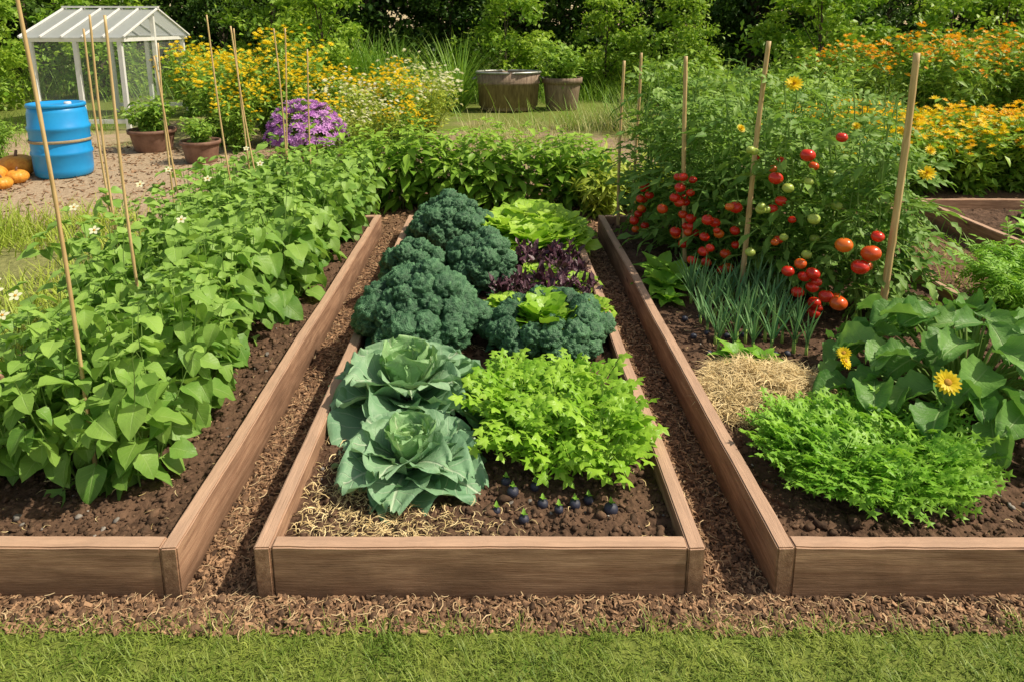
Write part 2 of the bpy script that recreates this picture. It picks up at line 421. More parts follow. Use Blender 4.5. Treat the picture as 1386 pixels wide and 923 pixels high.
def chip_tpl():
    b=MB(); V=np.array([(-.2,-.5,-.04),(.16,-.42,-.02),(.22,.46,.03),(-.12,.5,-.05),(-.17,-.46,.08),(.14,-.38,.07),(.18,.4,.12),(-.10,.45,.06)])
    F=np.array([(0,3,2,1),(4,5,6,7),(0,1,5,4),(1,2,6,5),(2,3,7,6),(3,0,4,7)])
    b.add(V,[F],np.zeros((8,3))); return b.tpl()
CHIP=chip_tpl()
def clod_tpl(seed,sub=2):
    V,F=ico(sub); V=V.copy()
    for i in range(len(V)):
        p=Vector(V[i]); d=1+.6*noise.noise(p*1.3+Vector((seed*7.,0,0)))+.5*noise.noise(p*3.2+Vector((0,seed*5.,0)))
        V[i]*=d
    V[:,2]*=.75
    return (V,[F],np.zeros((len(V),3)))
CL=[clod_tpl(i) for i in range(4)]; CLs=[clod_tpl(i+9,1) for i in range(3)]
def region(n,x0,x1,y0,y1,bias=1.0):
    x=U(x0,x1,n); y=y0+(y1-y0)*RG.random(n)**bias; return x,y
b=MB()
def chips(n,x0,x1,y0,y1,bias=1.,s=(.008,.030),mn=0.):
    x,y=region(n,x0,x1,y0,y1,bias); z=gz(x,y)+.004+mn
    sc=U(s[0],s[1],n); S=np.stack([sc*U(.35,1.2,n),sc,sc*U(.5,1.2,n)],1)
    b.scat(CHIP,np.stack([x,y,z],1),ROT(U(0,6.3,n),RG.normal(0,.35,n),RG.normal(0,.5,n)),S,RG.random(n)**1.6)
chips(7000,-.85,-.645,1.45,4.95,1.3); chips(7000,.555,.75,1.45,4.95,1.3)
chips(6500,-1.9,1.95,1.455,1.57); chips(3500,-1.4,1.5,4.85,5.7,s=(.015,.04)); chips(2500,-5.5,-2.5,5,9,s=(.02,.06)); chips(1500,2.4,3.4,2,6,s=(.015,.05))
structure('wood_chip_mulch',b.mesh('chips',[m_chip],False),'stuff','brown shredded wood chip mulch between the beds','mulch')
b=MB()
def clods(n,x0,x1,y0,y1,zf,s=(.003,.013),bias=1.,pw=2.2):
    x,y=region(n,x0,x1,y0,y1,bias); z=zf(x,y)
    idx=RG.integers(0,7,n)
    for k in range(7):
        q=idx==k; m=q.sum()
        T=(CL+CLs)[k]; sc=s[0]+(s[1]-s[0])*RG.random(m)**pw
        S=np.stack([sc*U(.7,1.3,m),sc*U(.7,1.3,m),sc*U(.6,1.1,m)],1)
        b.scat(T,np.stack([x[q],y[q],z[q]+sc*.25],1),ROT(U(0,6.3,m),U(-.6,.6,m),U(-.6,.6,m)),S,RG.random(m)**1.7)
clods(2200,-1.9,1.95,1.46,1.57,gz); clods(1500,-.85,-.645,1.5,4.9,gz,bias=1.5); clods(1500,.555,.75,1.5,4.9,gz,bias=1.5)
structure('path_crumbs',b.mesh('crumbs',[m_clod]),'stuff','dark soil crumbs on the mulch paths','soil')

def straw_add(b,n,px,py,zf,L=(.02,.07),dz=.01,w=.0013,flat=.12):
    T=leaf(1,3,'strap',1.,0,0,0)
    T=(T[0].copy(),T[1],T[2]); T[0][:,2]=.12*np.sin(T[0][:,1]*PI); T[0][:,0]+=np.sin(T[0][:,1]*PI)*6
    l=U(L[0],L[1],n); z=zf(px,py)+RG.random(n)*dz+.003
    S=np.stack([np.full(n,w)*U(.6,1.6,n),l,l],1)
    b.scat(T,np.stack([px,py,z],1),ROT(U(0,6.3,n),RG.normal(0,flat,n),RG.normal(0,.5,n)),S,RG.random(n))
b=MB()
for (n,x0,x1,y0,y1) in ((900,-.85,-.64,1.47,4.9),(800,.55,.75,1.47,4.9),(1100,-1.9,1.95,1.46,1.57),(1600,-5.4,-2.6,5,9)):
    x,y=region(n,x0,x1,y0,y1,1.2); straw_add(b,n,x,y,gz,(.012,.05),.010,.0011)
structure('path_straw',b.mesh('straw',[m_straw2]),'stuff','scattered pale straw on the mulch','straw')

# lawn
b=MB(); n=72000
x=U(-2.3,2.5,n); y=U(.95,1.5,n); e=1.472+.07*(vn(x,y*0,9,5)-.5)+.06*(vn(x,y*0,40,6)-.5)
k=(y<e+RG.normal(0,.016,n))&(RG.random(n)<.6+.6*vn(x,y,25,9)); x=x[k];y=y[k];n=len(x)
T=leaf(1,3,'strap',.5,0,.45)
l=U(.014,.044,n)*(.45+.95*vn(x,y,16,7)); S=np.stack([U(.0014,.0032,n),l,l],1)
tint=np.clip(.0+.75*vn(x,y,9,8)*RG.random(n)+.4*RG.random(n),0,1)
b.scat(T,np.stack([x,y,gz(x,y)],1),ROT(U(0,6.3,n),U(.15,1.4,n)),S,tint)
n=2600; x=U(-2.3,2.5,n); y=U(.95,1.47,n); straw_add(b,n,x,y,lambda a,c:gz(a,c)+.01,(.01,.03),.015,.0011,.4)
structure('lawn',b.mesh('lawn',[m_lawn]),'structure')

# ------------------------------------------------------------------ raised beds
ZR=.155; TH=.045
def board_mesh(L,H=ZR+.02,T=TH):
    bm=bmesh.new(); bmesh.ops.create_cube(bm,size=1)
    for v in bm.verts: v.co=Vector((v.co.x*L,v.co.y*T,v.co.z*H))
    long=[e for e in bm.edges if abs(e.verts[0].co.x-e.verts[1].co.x)>L*.5]
    bmesh.ops.subdivide_edges(bm,edges=long,cuts=int(L/.05))
    bmesh.ops.bevel(bm,geom=[e for e in bm.edges if e.calc_face_angle(0)>1.],offset=.004,segments=2,affect='EDGES')
    for v in bm.verts:
        x=v.co.x; s=noise.noise(Vector((x*1.7+L*9,0,v.co.z*4)))*.004; v.co.y+=s
        v.co.z+=noise.noise(Vector((x*2.3,L*5,7)))*.003+noise.noise(Vector((x*19,v.co.y*30,3)))*.0025
    me=bpy.data.meshes.new('board'); bm.to_mesh(me); bm.free(); me.materials.append(m_wood)
    me.polygons.foreach_set('use_smooth',[False]*len(me.polygons)); return me
def raised_bed(x0,x1,y0,y1,label):
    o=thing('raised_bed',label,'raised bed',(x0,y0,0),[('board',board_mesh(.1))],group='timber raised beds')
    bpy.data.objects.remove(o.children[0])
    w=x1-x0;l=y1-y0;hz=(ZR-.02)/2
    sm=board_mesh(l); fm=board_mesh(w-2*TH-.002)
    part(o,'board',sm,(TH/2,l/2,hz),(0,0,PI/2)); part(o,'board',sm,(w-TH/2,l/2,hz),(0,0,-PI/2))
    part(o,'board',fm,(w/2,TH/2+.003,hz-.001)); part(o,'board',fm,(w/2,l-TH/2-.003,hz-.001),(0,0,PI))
Y0,Y1=1.563,4.86
XL=-2.02
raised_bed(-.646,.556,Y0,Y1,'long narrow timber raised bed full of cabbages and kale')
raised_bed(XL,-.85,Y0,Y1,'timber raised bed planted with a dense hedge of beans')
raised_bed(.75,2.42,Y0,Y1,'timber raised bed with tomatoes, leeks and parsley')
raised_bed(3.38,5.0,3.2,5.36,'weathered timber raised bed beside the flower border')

def bed_z(x,y): return .098+.02*rough(x,y)
def bed_z4(x,y): return .08+.02*rough(x,y)
def soil_bed(x0,x1,y0,y1,nc,nbig,zf=bed_z):
    global b
    xs=np.arange(x0+.01,x1-.005,.012); ys=np.arange(y0+.01,y1-.005,.012)
    structure('soil',grid_mesh(xs,ys,zf,m_soil,'soil'))
    b=MB(); clods(nc,x0+.05,x1-.05,y0+.05,y1-.05,zf,(.0025,.010),1.6)
    clods(nbig,x0+.06,x1-.06,y0+.06,min(y1,y0+1.4),zf,(.006,.022),1.3,3.)
    structure('soil_clods',b.mesh('clods',[m_clod]),'stuff','crumbly dark brown soil lumps on the bed','soil')
soil_bed(-.646,.556,Y0,Y1,7000,420)
soil_bed(XL,-.85,Y0,Y1,7500,420)
soil_bed(.75,2.42,Y0,Y1,7500,520)
soil_bed(3.38,5.0,3.2,5.36,700,50,bed_z4)
b=MB()
clods(70,-.58,.5,1.63,2.6,bed_z,(.003,.011),1.2); clods(110,XL+.1,-.92,1.63,3.2,bed_z,(.003,.012),1.2); clods(110,.82,2.2,1.63,3.0,bed_z,(.003,.012),1.2)
structure('pebbles',b.mesh('pebbles',[m_stone]),'stuff','small grey pebbles lying on the soil','stones')
b=MB()
def blob(n,cx,cy,sx,sy): return RG.normal(cx,sx,n),RG.normal(cy,sy,n)
x,y=blob(800,-.45,1.87,.08,.15); k=(x>-.59)&(y>1.62)&(x<.5); straw_add(b,k.sum(),x[k],y[k],bed_z,(.015,.055),.012,.0011)
x,y=blob(520,-.28,1.70,.16,.05); k=(x>-.59)&(y>1.62)&(x<.5); straw_add(b,k.sum(),x[k],y[k],bed_z,(.015,.05),.010,.0011)
x,y=region(320,-.58,.5,1.63,3.4); straw_add(b,320,x,y,bed_z,(.012,.04),.01,.001)
x,y=region(320,-1.9,-.92,1.63,3.4); straw_add(b,320,x,y,bed_z,(.012,.04),.01,.001)
x,y=region(420,.82,2.3,1.63,4.4); straw_add(b,420,x,y,bed_z,(.012,.04),.01,.001)
structure('bed_straw',b.mesh('bedstraw',[m_straw]),'stuff','loose golden straw strands on bed soil','straw')
b=MB(); n=7500; r=np.sqrt(RG.random(n)); t=U(0,6.3,n); x=1.06+.27*r*np.cos(t)+.03*np.sin(3*t); y=2.43+.27*r*np.sin(t); k=x>.80
x=x[k];y=y[k];r=r[k]
straw_add(b,len(x),x,y,lambda a,c:bed_z(a,c)+.085*(1-r**2)*RG.random(len(a)),(.04,.10),.012,.0012,.16)
thing('straw_heap','low heap of golden straw mulch beside leeks','straw',(0,0,0),[(None,b.mesh('heap',[m_straw]))],kind='stuff')

# ------------------------------------------------------------------ plant generators
L_bean=leaf(6,6,'heart',.47,.18,.30,.05,2,.12)
L_bean2=leaf(6,6,'heart',.42,.42,.38,.04,1.5,.10)
L_pep=leaf(4,5,'lance',.25,.35,.35,.03,2)
L_tomf=leaf(4,6,'ovate',.27,.35,.3,.04,2,jag=.35)
T_tom=compound(L_tomf,3,.40,1.05,.35,.25)
T_tom2=compound(L_tomf,3,.36,1.2,.6,.25)
T_cel=compound(star(5,2,.24,.30,.35,True),2,.50,1.1,.3,.42,.8)
T_par=compound(star(5,1,.22,.36),2,.5,1.1,.1,.4,.8)
T_fern=compound(leaf(2,3,'lance',.16,.3,.2),5,.38,1.0,.25,.15)

def stems_path(r,h,n,bow=1.4,base=.05):
    out=[]
    for i in range(n):
        a=2*PI*i/n+random.uniform(-.5,.5); rr=r*random.uniform(.25,1); hh=h*random.uniform(.78,1.06)*(1-.22*(rr/r)**2)
        b0=random.uniform(0,base); w=random.uniform(-.03,.03)
        t=np.linspace(0,1,7)
        out.append(np.stack([math.cos(a)*(b0+(rr-b0)*t**bow)+w*np.sin(t*5),math.sin(a)*(b0+(rr-b0)*t**bow)+w*np.cos(t*4),hh*t-.02],1))
    return out
def along(p,t):
    t=np.clip(t,0,.9999)*(len(p)-1); i=t.astype(int); f=(t-i)[:,None]; return p[i]*(1-f)+p[i+1]*f
def leafy(tpls,r,h,ns,nl,size,mats,pitch=(-.6,.35),t0=.2,pet=.5,stemr=.0035,bow=1.4,tipbright=.5,fl=None):
    bs=MB();bl=MB()
    for p in stems_path(r,h,ns,bow):
        tube_add(bs,p,np.linspace(stemr,stemr*.4,7),4,r=.4,cap=False)
        t=t0+(1-t0)*np.sort(RG.random(nl)); P=along(p,t); yaw=np.arange(nl)*2.4+random.random()*6
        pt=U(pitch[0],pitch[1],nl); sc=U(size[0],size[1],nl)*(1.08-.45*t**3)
        Rm=ROT(yaw,pt+.35); L=sc*pet*U(.6,1.3,nl)
        bs.scat(STICK,P,Rm,np.stack([L*.6,L,L*.5],1),np.full(nl,.5))
        tip=P+Rm[:,:,1]*L[:,None]
        k=RG.integers(0,len(tpls),nl)
        for q in range(len(tpls)):
            m=k==q
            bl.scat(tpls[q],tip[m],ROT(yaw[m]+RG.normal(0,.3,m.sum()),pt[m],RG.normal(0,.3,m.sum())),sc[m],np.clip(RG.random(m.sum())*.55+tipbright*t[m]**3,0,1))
        n=5; tp=p[-1][None].repeat(n,0)
        bl.scat(tpls[0],tp,ROT(U(0,6.3,n),U(-.1,.9,n)),U(.35,.7,n)*size[0],U(.6,1,n))
    return [('stem',bs.mesh('stem',[mats[1]])),('foliage',bl.mesh('foliage',[mats[0]]))]
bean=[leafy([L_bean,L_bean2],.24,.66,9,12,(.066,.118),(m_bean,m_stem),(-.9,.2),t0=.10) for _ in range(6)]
pepper=[leafy([L_pep],.26,.72,10,14,(.10,.17),(m_pep,m_stem),(-.5,.5),t0=.1) for _ in range(4)]

def gen_tomato():
    bs=MB();bl=MB()
    for s in range(4):
        a=random.uniform(0,6.3); t=np.linspace(0,1,10); h=random.uniform(.95,1.2); R=random.uniform(.03,.14)
        p=np.stack([R*np.cos(a)*t+.04*np.sin(t*6+s),R*np.sin(a)*t+.04*np.cos(t*5+s),h*t-.02],1)
        tube_add(bs,p,np.linspace(.008,.003,10),5,r=.4,cap=False)
        n=21; tt=.10+.9*(np.arange(n)+RG.random(n)*.7)/n; P=along(p,tt); yaw=np.arange(n)*2.4+a
        sc=U(.17,.27,n)*(1.05-.35*tt**2)
        for q,T in enumerate((T_tom,T_tom2)):
            m=(np.arange(n)%2)==q
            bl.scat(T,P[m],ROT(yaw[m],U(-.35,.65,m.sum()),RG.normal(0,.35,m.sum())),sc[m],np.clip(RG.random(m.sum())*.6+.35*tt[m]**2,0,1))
    return [('stem',bs.mesh('stem',[m_stem])),('foliage',bl.mesh('foliage',[m_tom]))]
tomatop=[gen_tomato() for _ in range(4)]

def gen_rosette(layers,tplf,mats,pp=('outer_leaf','heart')):
    A=MB();B=MB()
    for li,(n,L,pt,r0,ti,heart) in enumerate(layers):
        off=random.uniform(0,6)
        for i in range(n):
            y=off+2*PI*i/n+random.uniform(-.18,.18); T=tplf(pt,heart)
            d=np.array([[-math.sin(y)*r0,math.cos(y)*r0,0.0]])
            (B if heart else A).scat(T,d+np.array([[0,0,.02+.006*li]]),ROT([y],[pt+random.uniform(-.10,.10)],[random.uniform(-.22,.22)]),np.array([L*random.uniform(.88,1.08)]),[ti+random.uniform(-.15,.15)])
    out=[(pp[0],A.mesh('outer',[mats[0]]))]
    if B.V: out.append((pp[1],B.mesh('heart',[mats[1]])))
    return out
def cableaf(pt,heart,wav=1.,droop=.30):
    ph=random.uniform(0,6)
    nu,nv=20,20; v=np.linspace(0,1,nv+1);u=np.linspace(-1,1,nu+1);UU,VV=np.meshgrid(u,v)
    p=np.sqrt(np.clip(1-((VV-.56)/.47)**2,0,1))*.50; p=np.maximum(p,.07*(1-VV)); p[-1]=.16
    ed=np.clip(np.maximum(np.abs(UU),np.abs(VV-.5)*2*(VV>.5)),0,1)
    edge=ed**3
    x=UU*p*(1+.05*np.sin(VV*17+ph)*edge)
    y=VV+.03*np.sin(UU*7+ph)*np.clip(VV-.6,0,1)*2
    z=.55*(UU*p)**2*(1.6 if heart else 1.0)*2
    z=z+wav*edge*(.050*np.sin(11*VV+np.sign(UU)*2+ph)+.032*np.sin(26*VV+ph*2+UU*5)+.045*np.sin(UU*9+ph)*(VV>.5)*(VV-.5)*2)
    z=z-(0.02 if heart else droop)*VV**3+(.16*VV**2 if heart else 0)
    fr=(VV*8-np.abs(UU)**.8*1.9)%1; z=z+.013*np.sin(fr*PI)*np.clip(np.abs(UU)*3,0,1)
    V=np.stack([x,y,z],-1).reshape(-1,3); C=np.stack([UU,VV,0*UU],-1).reshape(-1,3)
    return (V,[gridF(nu,nv)],C)
cabA=gen_rosette([(7,.23,.16,.015,.1,0),(7,.21,.42,.015,.35,0),(6,.18,.70,.015,.6,0),(6,.145,.95,.012,.3,1),(5,.11,1.12,.010,.6,1),(4,.08,1.3,.006,.9,1)],cableaf,(m_cab,m_cabi))
cabB=gen_rosette([(7,.31,.22,.015,.1,0),(7,.285,.50,.015,.3,0),(6,.245,.78,.015,.55,0),(6,.20,1.0,.012,.3,1),(5,.155,1.2,.010,.6,1),(4,.11,1.38,.006,.9,1)],cableaf,(m_cab,m_cabi))
thing('cabbage','blue-green savoy cabbage with ruffled leaves near bare soil','cabbage',(-.285,1.97,.09),cabA,group='cabbages')
thing('cabbage','larger spreading blue-green cabbage beside kale','cabbage',(-.34,2.36,.10),cabB,group='cabbages',rot=.4)

def letleaf(pt,heart):
    T=leaf(8,8,'spat',.36,.15,.25,.06,3); V=T[0].copy(); C=T[2]
    V[:,2]+=.05*np.sin(V[:,1]*23+random.uniform(0,6))*np.abs(C[:,0])**2*C[:,1]; return (V,T[1],C)
let=gen_rosette([(12,.25,.35,.02,.35,0),(11,.23,.65,.02,.5,0),(10,.19,.95,.02,.7,0),(7,.14,1.2,.01,.9,0)],letleaf,(m_let,m_let))
def kale_clump(seed):
    V,F=ico(4); V=V.copy(); C=np.zeros((len(V),3))
    for i in range(len(V)):
        p=Vector(V[i])
        n1=abs(noise.noise(p*1.9+Vector((seed*3.,0,0)))); n2=abs(noise.noise(p*3.6+Vector((0,seed*4.,0)))); n3=abs(noise.noise(p*8+Vector((0,0,seed*4.))))
        s=lambda q:min(q*2.6,1)**.6
        d=.52+.18*s(n1)+.26*s(n2)+.12*s(n3)
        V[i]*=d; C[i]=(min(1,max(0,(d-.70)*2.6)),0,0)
    return (V,[F],C)
KC=[kale_clump(i) for i in range(5)]
KL=leaf(6,8,'spat',.30,.25,.35,.07,3)
def gen_kale(r,h,n,cs,ring=False):
    A=MB();B=MB();bs=MB()
    for i in range(n):
        t=(i+.5)/n; ct=1-t*.98
        if ring: ct=.78-t*.72
        st=math.sqrt(1-ct*ct); ph=i*2.399+random.uniform(-.15,.15); rr=r*random.uniform(.80,1.06)
        P=np.array([[math.cos(ph)*st*rr,math.sin(ph)*st*rr,.05+h*ct*random.uniform(.82,1.06)]])
        s=cs*random.uniform(.72,1.18)
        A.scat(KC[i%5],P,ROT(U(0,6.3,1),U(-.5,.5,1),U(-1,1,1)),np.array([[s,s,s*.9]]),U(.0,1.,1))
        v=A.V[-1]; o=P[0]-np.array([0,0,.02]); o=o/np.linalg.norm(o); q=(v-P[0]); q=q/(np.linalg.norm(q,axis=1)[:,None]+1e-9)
        A.C[-1][:,0]*=np.clip(.35+.75*(q@o),.15,1.1)  # outward side lighter as young tips, inner side painted dark like occlusion shade
        tube_add(bs,[(0,0,0),(P[0,0]*.5,P[0,1]*.5,P[0,2]*.3),tuple(P[0])],[.008,.006,.005],4,r=.3,cap=False)
    m=18; y=U(0,6.3,m); B.scat(KL,np.stack([-np.sin(y)*r*.5,np.cos(y)*r*.5,np.full(m,.04)],1),ROT(y,U(-.1,.4,m)),U(.5,.7,m)*r,U(0,.5,m))
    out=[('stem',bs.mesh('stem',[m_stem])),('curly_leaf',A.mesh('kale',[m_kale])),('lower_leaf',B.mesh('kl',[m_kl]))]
    if ring:
        D=MB(); m=60; y=U(0,6.3,m); q=U(.0,.55,m)*r
        D.scat(letleaf(0,0),np.stack([-np.sin(y)*q,np.cos(y)*q,np.full(m,.13)],1),ROT(y,U(.3,1.2,m)),U(.32,.55,m)*r,U(.1,.8,m))
        out.append(('heart',D.mesh('kheart',[m_cel])))
    return out
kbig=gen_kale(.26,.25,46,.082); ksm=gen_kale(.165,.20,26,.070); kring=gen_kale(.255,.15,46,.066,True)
g='curly kale plants'
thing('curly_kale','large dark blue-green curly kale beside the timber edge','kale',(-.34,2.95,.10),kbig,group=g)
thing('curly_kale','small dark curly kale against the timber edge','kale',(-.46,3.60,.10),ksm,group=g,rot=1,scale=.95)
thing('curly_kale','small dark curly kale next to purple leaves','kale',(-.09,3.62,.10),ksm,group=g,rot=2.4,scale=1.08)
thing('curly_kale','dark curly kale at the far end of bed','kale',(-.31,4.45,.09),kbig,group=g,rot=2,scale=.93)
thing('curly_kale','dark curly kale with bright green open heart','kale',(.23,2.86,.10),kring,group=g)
for (x,y,s) in ((.10,4.4,1.15),(.38,4.42,1.15),(.25,4.15,1.1),(.42,4.2,.9),(.24,4.6,1.2)):
    thing('lettuce','bright yellow-green leafy lettuce beyond purple plants','lettuce',(x,y,.10),let,rot=random.random()*6,scale=s,group='bright green lettuces')
for (x,y,s,l) in ((.45,3.14,.5,'small yellow-green lettuce tucked beside curly kale'),(.12,3.95,.5,'small yellow-green lettuce among purple plants'),(.24,3.62,.5,'tiny pale green lettuce between purple herbs'),(.45,3.5,.45,'tiny pale green lettuce between purple herbs'),(.05,3.2,.45,'small yellow-green lettuce among purple plants')):
    thing('lettuce',l,'lettuce',(x,y,.12),let,rot=random.random()*6,scale=s)
L_pur=leaf(4,5,'ovate',.21,.35,.0,.05,2)
purp=[leafy([L_pur],.085,.15,6,5,(.045,.085),(m_pur,m_pur),(.2,1.3),t0=.1,tipbright=.3) for _ in range(3)]
for i,(x,y) in enumerate([(.02,3.38),(.14,3.45),(.12,3.28),(.26,3.5),(.38,3.42),(.30,3.30),(.05,3.65),(.20,3.74),(.36,3.68),(.46,3.62),(.14,3.82),(.47,3.35),(.32,3.85),(.42,3.85),(.03,3.9)]):
    thing('purple_basil','dark purple leafy herb growing behind the kale','purple basil',(x,y,.10),purp[i%3],rot=i*1.7,scale=random.uniform(.85,1.2),group='dark purple herbs')
def gen_stalks(T,n,r,h,tplscale,mats,stalkr=.004,inner=.25):
    bs=MB();bl=MB()
    for i in range(n):
        a=i*2.399; f=math.sqrt((i+.5)/n); rr=r*f; hh=h*(1.05-.45*f*f)*random.uniform(.85,1.1)
        t=np.linspace(0,1,5); b0=min(.03,rr*.3)
        p=np.stack([math.cos(a)*(b0+(rr-b0)*t**1.3),math.sin(a)*(b0+(rr-b0)*t**1.3),hh*.72*t-.01],1)
        tube_add(bs,p,np.linspace(stalkr,stalkr*.5,5),4,r=.6,cap=False)
        k=3; tt=np.array([1,.8,.6]); P=along(p,tt)
        yaw=np.array([a-PI/2+random.uniform(-.5,.5)]*k)+np.array([0,1.3,-1.3])*random.choice((-1,1))
        bl.scat(T,P,ROT(yaw,U(-.1,.7,k)+.35*(1-f),RG.normal(0,.3,k)),tplscale*U(.75,1.15,k),np.clip(U(.1,.8,k)+.1,0,1))
    return [('stalk',bs.mesh('stalk',[mats[1]])),('foliage',bl.mesh('fol',[mats[0]]))]
cel=[gen_stalks(T_cel,17,.105,.25,.098,(m_cel,m_celst),.005) for _ in range(3)]
for i,(x,y,s) in enumerate([(.08,2.05,.9),(.21,2.0,.92),(.35,1.98,.95),(.06,2.20,.95),(.20,2.18,.95),(.35,2.14,1.0),(.04,2.36,.80),(.17,2.38,.80),(.31,2.34,.85)]):
    thing('celery','bright lime-green leafy celery standing in dark soil','celery',(x,y,.10),cel[i%3],rot=i*1.3,scale=s,group='celery plants')
par=[gen_stalks(T_par,44,.14,.155,.064,(m_par,m_celst),.0016) for _ in range(3)]
i=0
for (x,y) in [(1.0,1.95),(1.08,1.88),(1.18,1.85),(1.29,1.87),(1.38,1.92),(1.01,2.05),(1.12,2.0),(1.23,1.98),(1.34,2.01),(1.44,2.0),(1.07,2.13),(1.18,2.12),(1.29,2.11),(1.40,2.09)]:
    thing('parsley','bushy bright green parsley in a low mound','parsley',(x,y,.10),par[i%3],rot=i*1.1,scale=random.uniform(.92,1.05),group='parsley plants'); i+=1
def gen_leek():
    b=MB(); bs=MB(); T=leaf(2,7,'strap',.038,.6,.16); T2=leaf(2,7,'strap',.034,.6,.03)
    tube_add(bs,[(0,0,-.02),(0,0,.03),(0,0,.07)],[.009,.008,.006],6,r=1.)
    n=5; y=np.arange(n)*PI+RG.normal(0,.5,n)
    b.scat(T,np.array([[0,0,.05]]).repeat(n,0),ROT(y,U(1.05,1.5,n)),U(.13,.24,n),U(0,.8,n))
    b.scat(T2,np.array([[0,0,.05]]).repeat(2,0),ROT(U(0,6,2),U(1.4,1.55,2)),U(.18,.26,2),U(.2,.9,2))
    return [('stalk',bs.mesh('lst',[m_celst])),('leaves',b.mesh('lk',[m_leek]))]
lk=[gen_leek() for _ in range(5)]
i=0
for r_ in range(8):
    for c_ in range(6):
        x=.99+.078*c_+RG.normal(0,.012)+.004*r_; y=2.80+.09*r_+RG.normal(0,.012)
        thing('leek','slim blue-green young leek standing in a row','leek',(x,y,.09),lk[i%5],rot=random.uniform(-.5,.5)+1.2,scale=random.uniform(.8,1.05),group='rows of young leeks'); i+=1
L_sp=leaf(5,6,'ovate',.3,.3,.4,.05,2)
sp=gen_rosette([(6,.13,.5,.01,.4,0),(5,.12,.9,.01,.6,0)],lambda a,c:L_sp,(m_par,m_par))
for (x,y,s) in ((.92,3.52,1.2),(1.02,3.62,1.3),(.95,3.75,1.2),(1.04,2.72,.8),(1.14,2.70,.7),(.90,3.36,.8)):
    thing('spinach','small broad-leaved green seedling at row end','spinach',(x,y,.09),sp,rot=random.random()*6,scale=s,group='broad-leaved seedlings')
V,F=ico(3); V=V.copy(); V[:,2]=np.where(V[:,2]>0,V[:,2]*.9,V[:,2]); b=MB(); b.add(V,[F]); bm_beet=b.mesh('beet',[m_beet])
b=MB(); b.scat(leaf(2,3,'lance',.3,.3,.3),np.zeros((3,3)),ROT([0,2,4],[1,1.1,.9]),np.array([1.,.8,.9]),[.5,.6,.7]); me_sprout=b.mesh('sprout',[m_par])
for (x,y,r_) in [(.05,1.83,.018),(.08,1.74,.016),(.14,1.81,.017),(.185,1.77,.014),(.235,1.79,.017),(.34,1.77,.021),(.12,1.87,.015),(.28,1.82,.015),(.03,1.89,.015),(.0,1.77,.012)]:
    thing('beetroot','dark blue-black beet crown half buried in soil','beetroot',(x,y,float(bed_z(np.array([x]),np.array([y]))[0])+r_*.65),[('root',bm_beet,(0,0,0),(0,0,0),r_),('sprout',me_sprout,(0,0,r_*.8),(0,0,0),.02)],group='half-buried dark beets')
for i in range(18):
    x=.95+.075*(i%6)+RG.normal(0,.01)-.03; y=2.76+.2*(i//6)+RG.normal(0,.012)
    thing('beetroot','small dark bulb showing between leek rows','beetroot',(x,y,.107),[('root',bm_beet,(0,0,0),(0,0,0),.015)],group='dark bulbs between leeks')

def flower_mesh(np_=13,layers=2,pm=m_yel,W=.16,cr=.28,cup=.3):
    b=MB()
    for l in range(layers):
        T=leaf(2,3,'round',W,.1,.12); s=1-.22*l; y=np.arange(np_)*2*PI/np_+l*.25
        b.scat(T,np.stack([-np.sin(y)*cr*.6*s,np.cos(y)*cr*.6*s,np.full(np_,.03*l)],1),ROT(y,np.full(np_,cup*(.5+l*.9)),RG.normal(0,.12,np_)),np.full(np_,.75*s),U(.1,.9,np_))
    V,F=ico(2); V=V*np.array([cr,cr,cr*.5])+np.array([0,0,.05]); b.add(V,[F],None,1)
    tube_add(b,[(0,0,0),(0,0,-.6)],[.05,.05],4,2,cap=False)
    return b.mesh('flower',[pm,m_cen,m_stem])
fl_big=flower_mesh(16,2,m_yel,.19) 
fl_pale=flower_mesh(14,3,m_yel,.2,.2,.5)
sqb=MB();sqs=MB()
NS=95
for i in range(NS):
    a=i*2.399; f=math.sqrt((i+.5)/NS); rr=.46*f; hh=.34*(1-.8*f*f)+.05
    P0=np.array([math.cos(a)*rr*1.0,math.sin(a)*rr*.85,hh*random.uniform(.8,1.12)])
    T=cableaf(0,0,1.,.22); V=T[0].copy(); V[:,0]*=.70; V[:,1]-=.15; T=(V,T[1],T[2])
    sqb.scat(T,P0[None],ROT([a-PI/2+random.uniform(-.9,.9)],[random.uniform(-.35,.35)-.35*f],[random.uniform(-.4,.4)]),np.array([random.uniform(.11,.185)]),[random.uniform(0,1)])
    tube_add(sqs,[(P0[0]*.1,P0[1]*.1,0),(P0[0]*.6,P0[1]*.6,P0[2]*.7),tuple(P0-np.array([0,0,.01]))],[.007,.006,.004],5,r=.5,cap=False)
sq=thing('marrow_plant','sprawling marrow plant with big leaves and yellow flowers','vegetable plant',(1.76,2.33,.09),[('stem',sqs.mesh('sqs',[m_stem])),('foliage',sqb.mesh('sqf',[m_sq]))])
for (x,y,z,s,rx,rz) in ((-.32,-.34,.31,.045,.9,-.2),(-.50,-.06,.24,.035,.9,.8),(-.53,-.10,.29,.028,.7,-.8)):
    part(sq,'flower',fl_big,(x,y,z),(rx,0,rz),s)

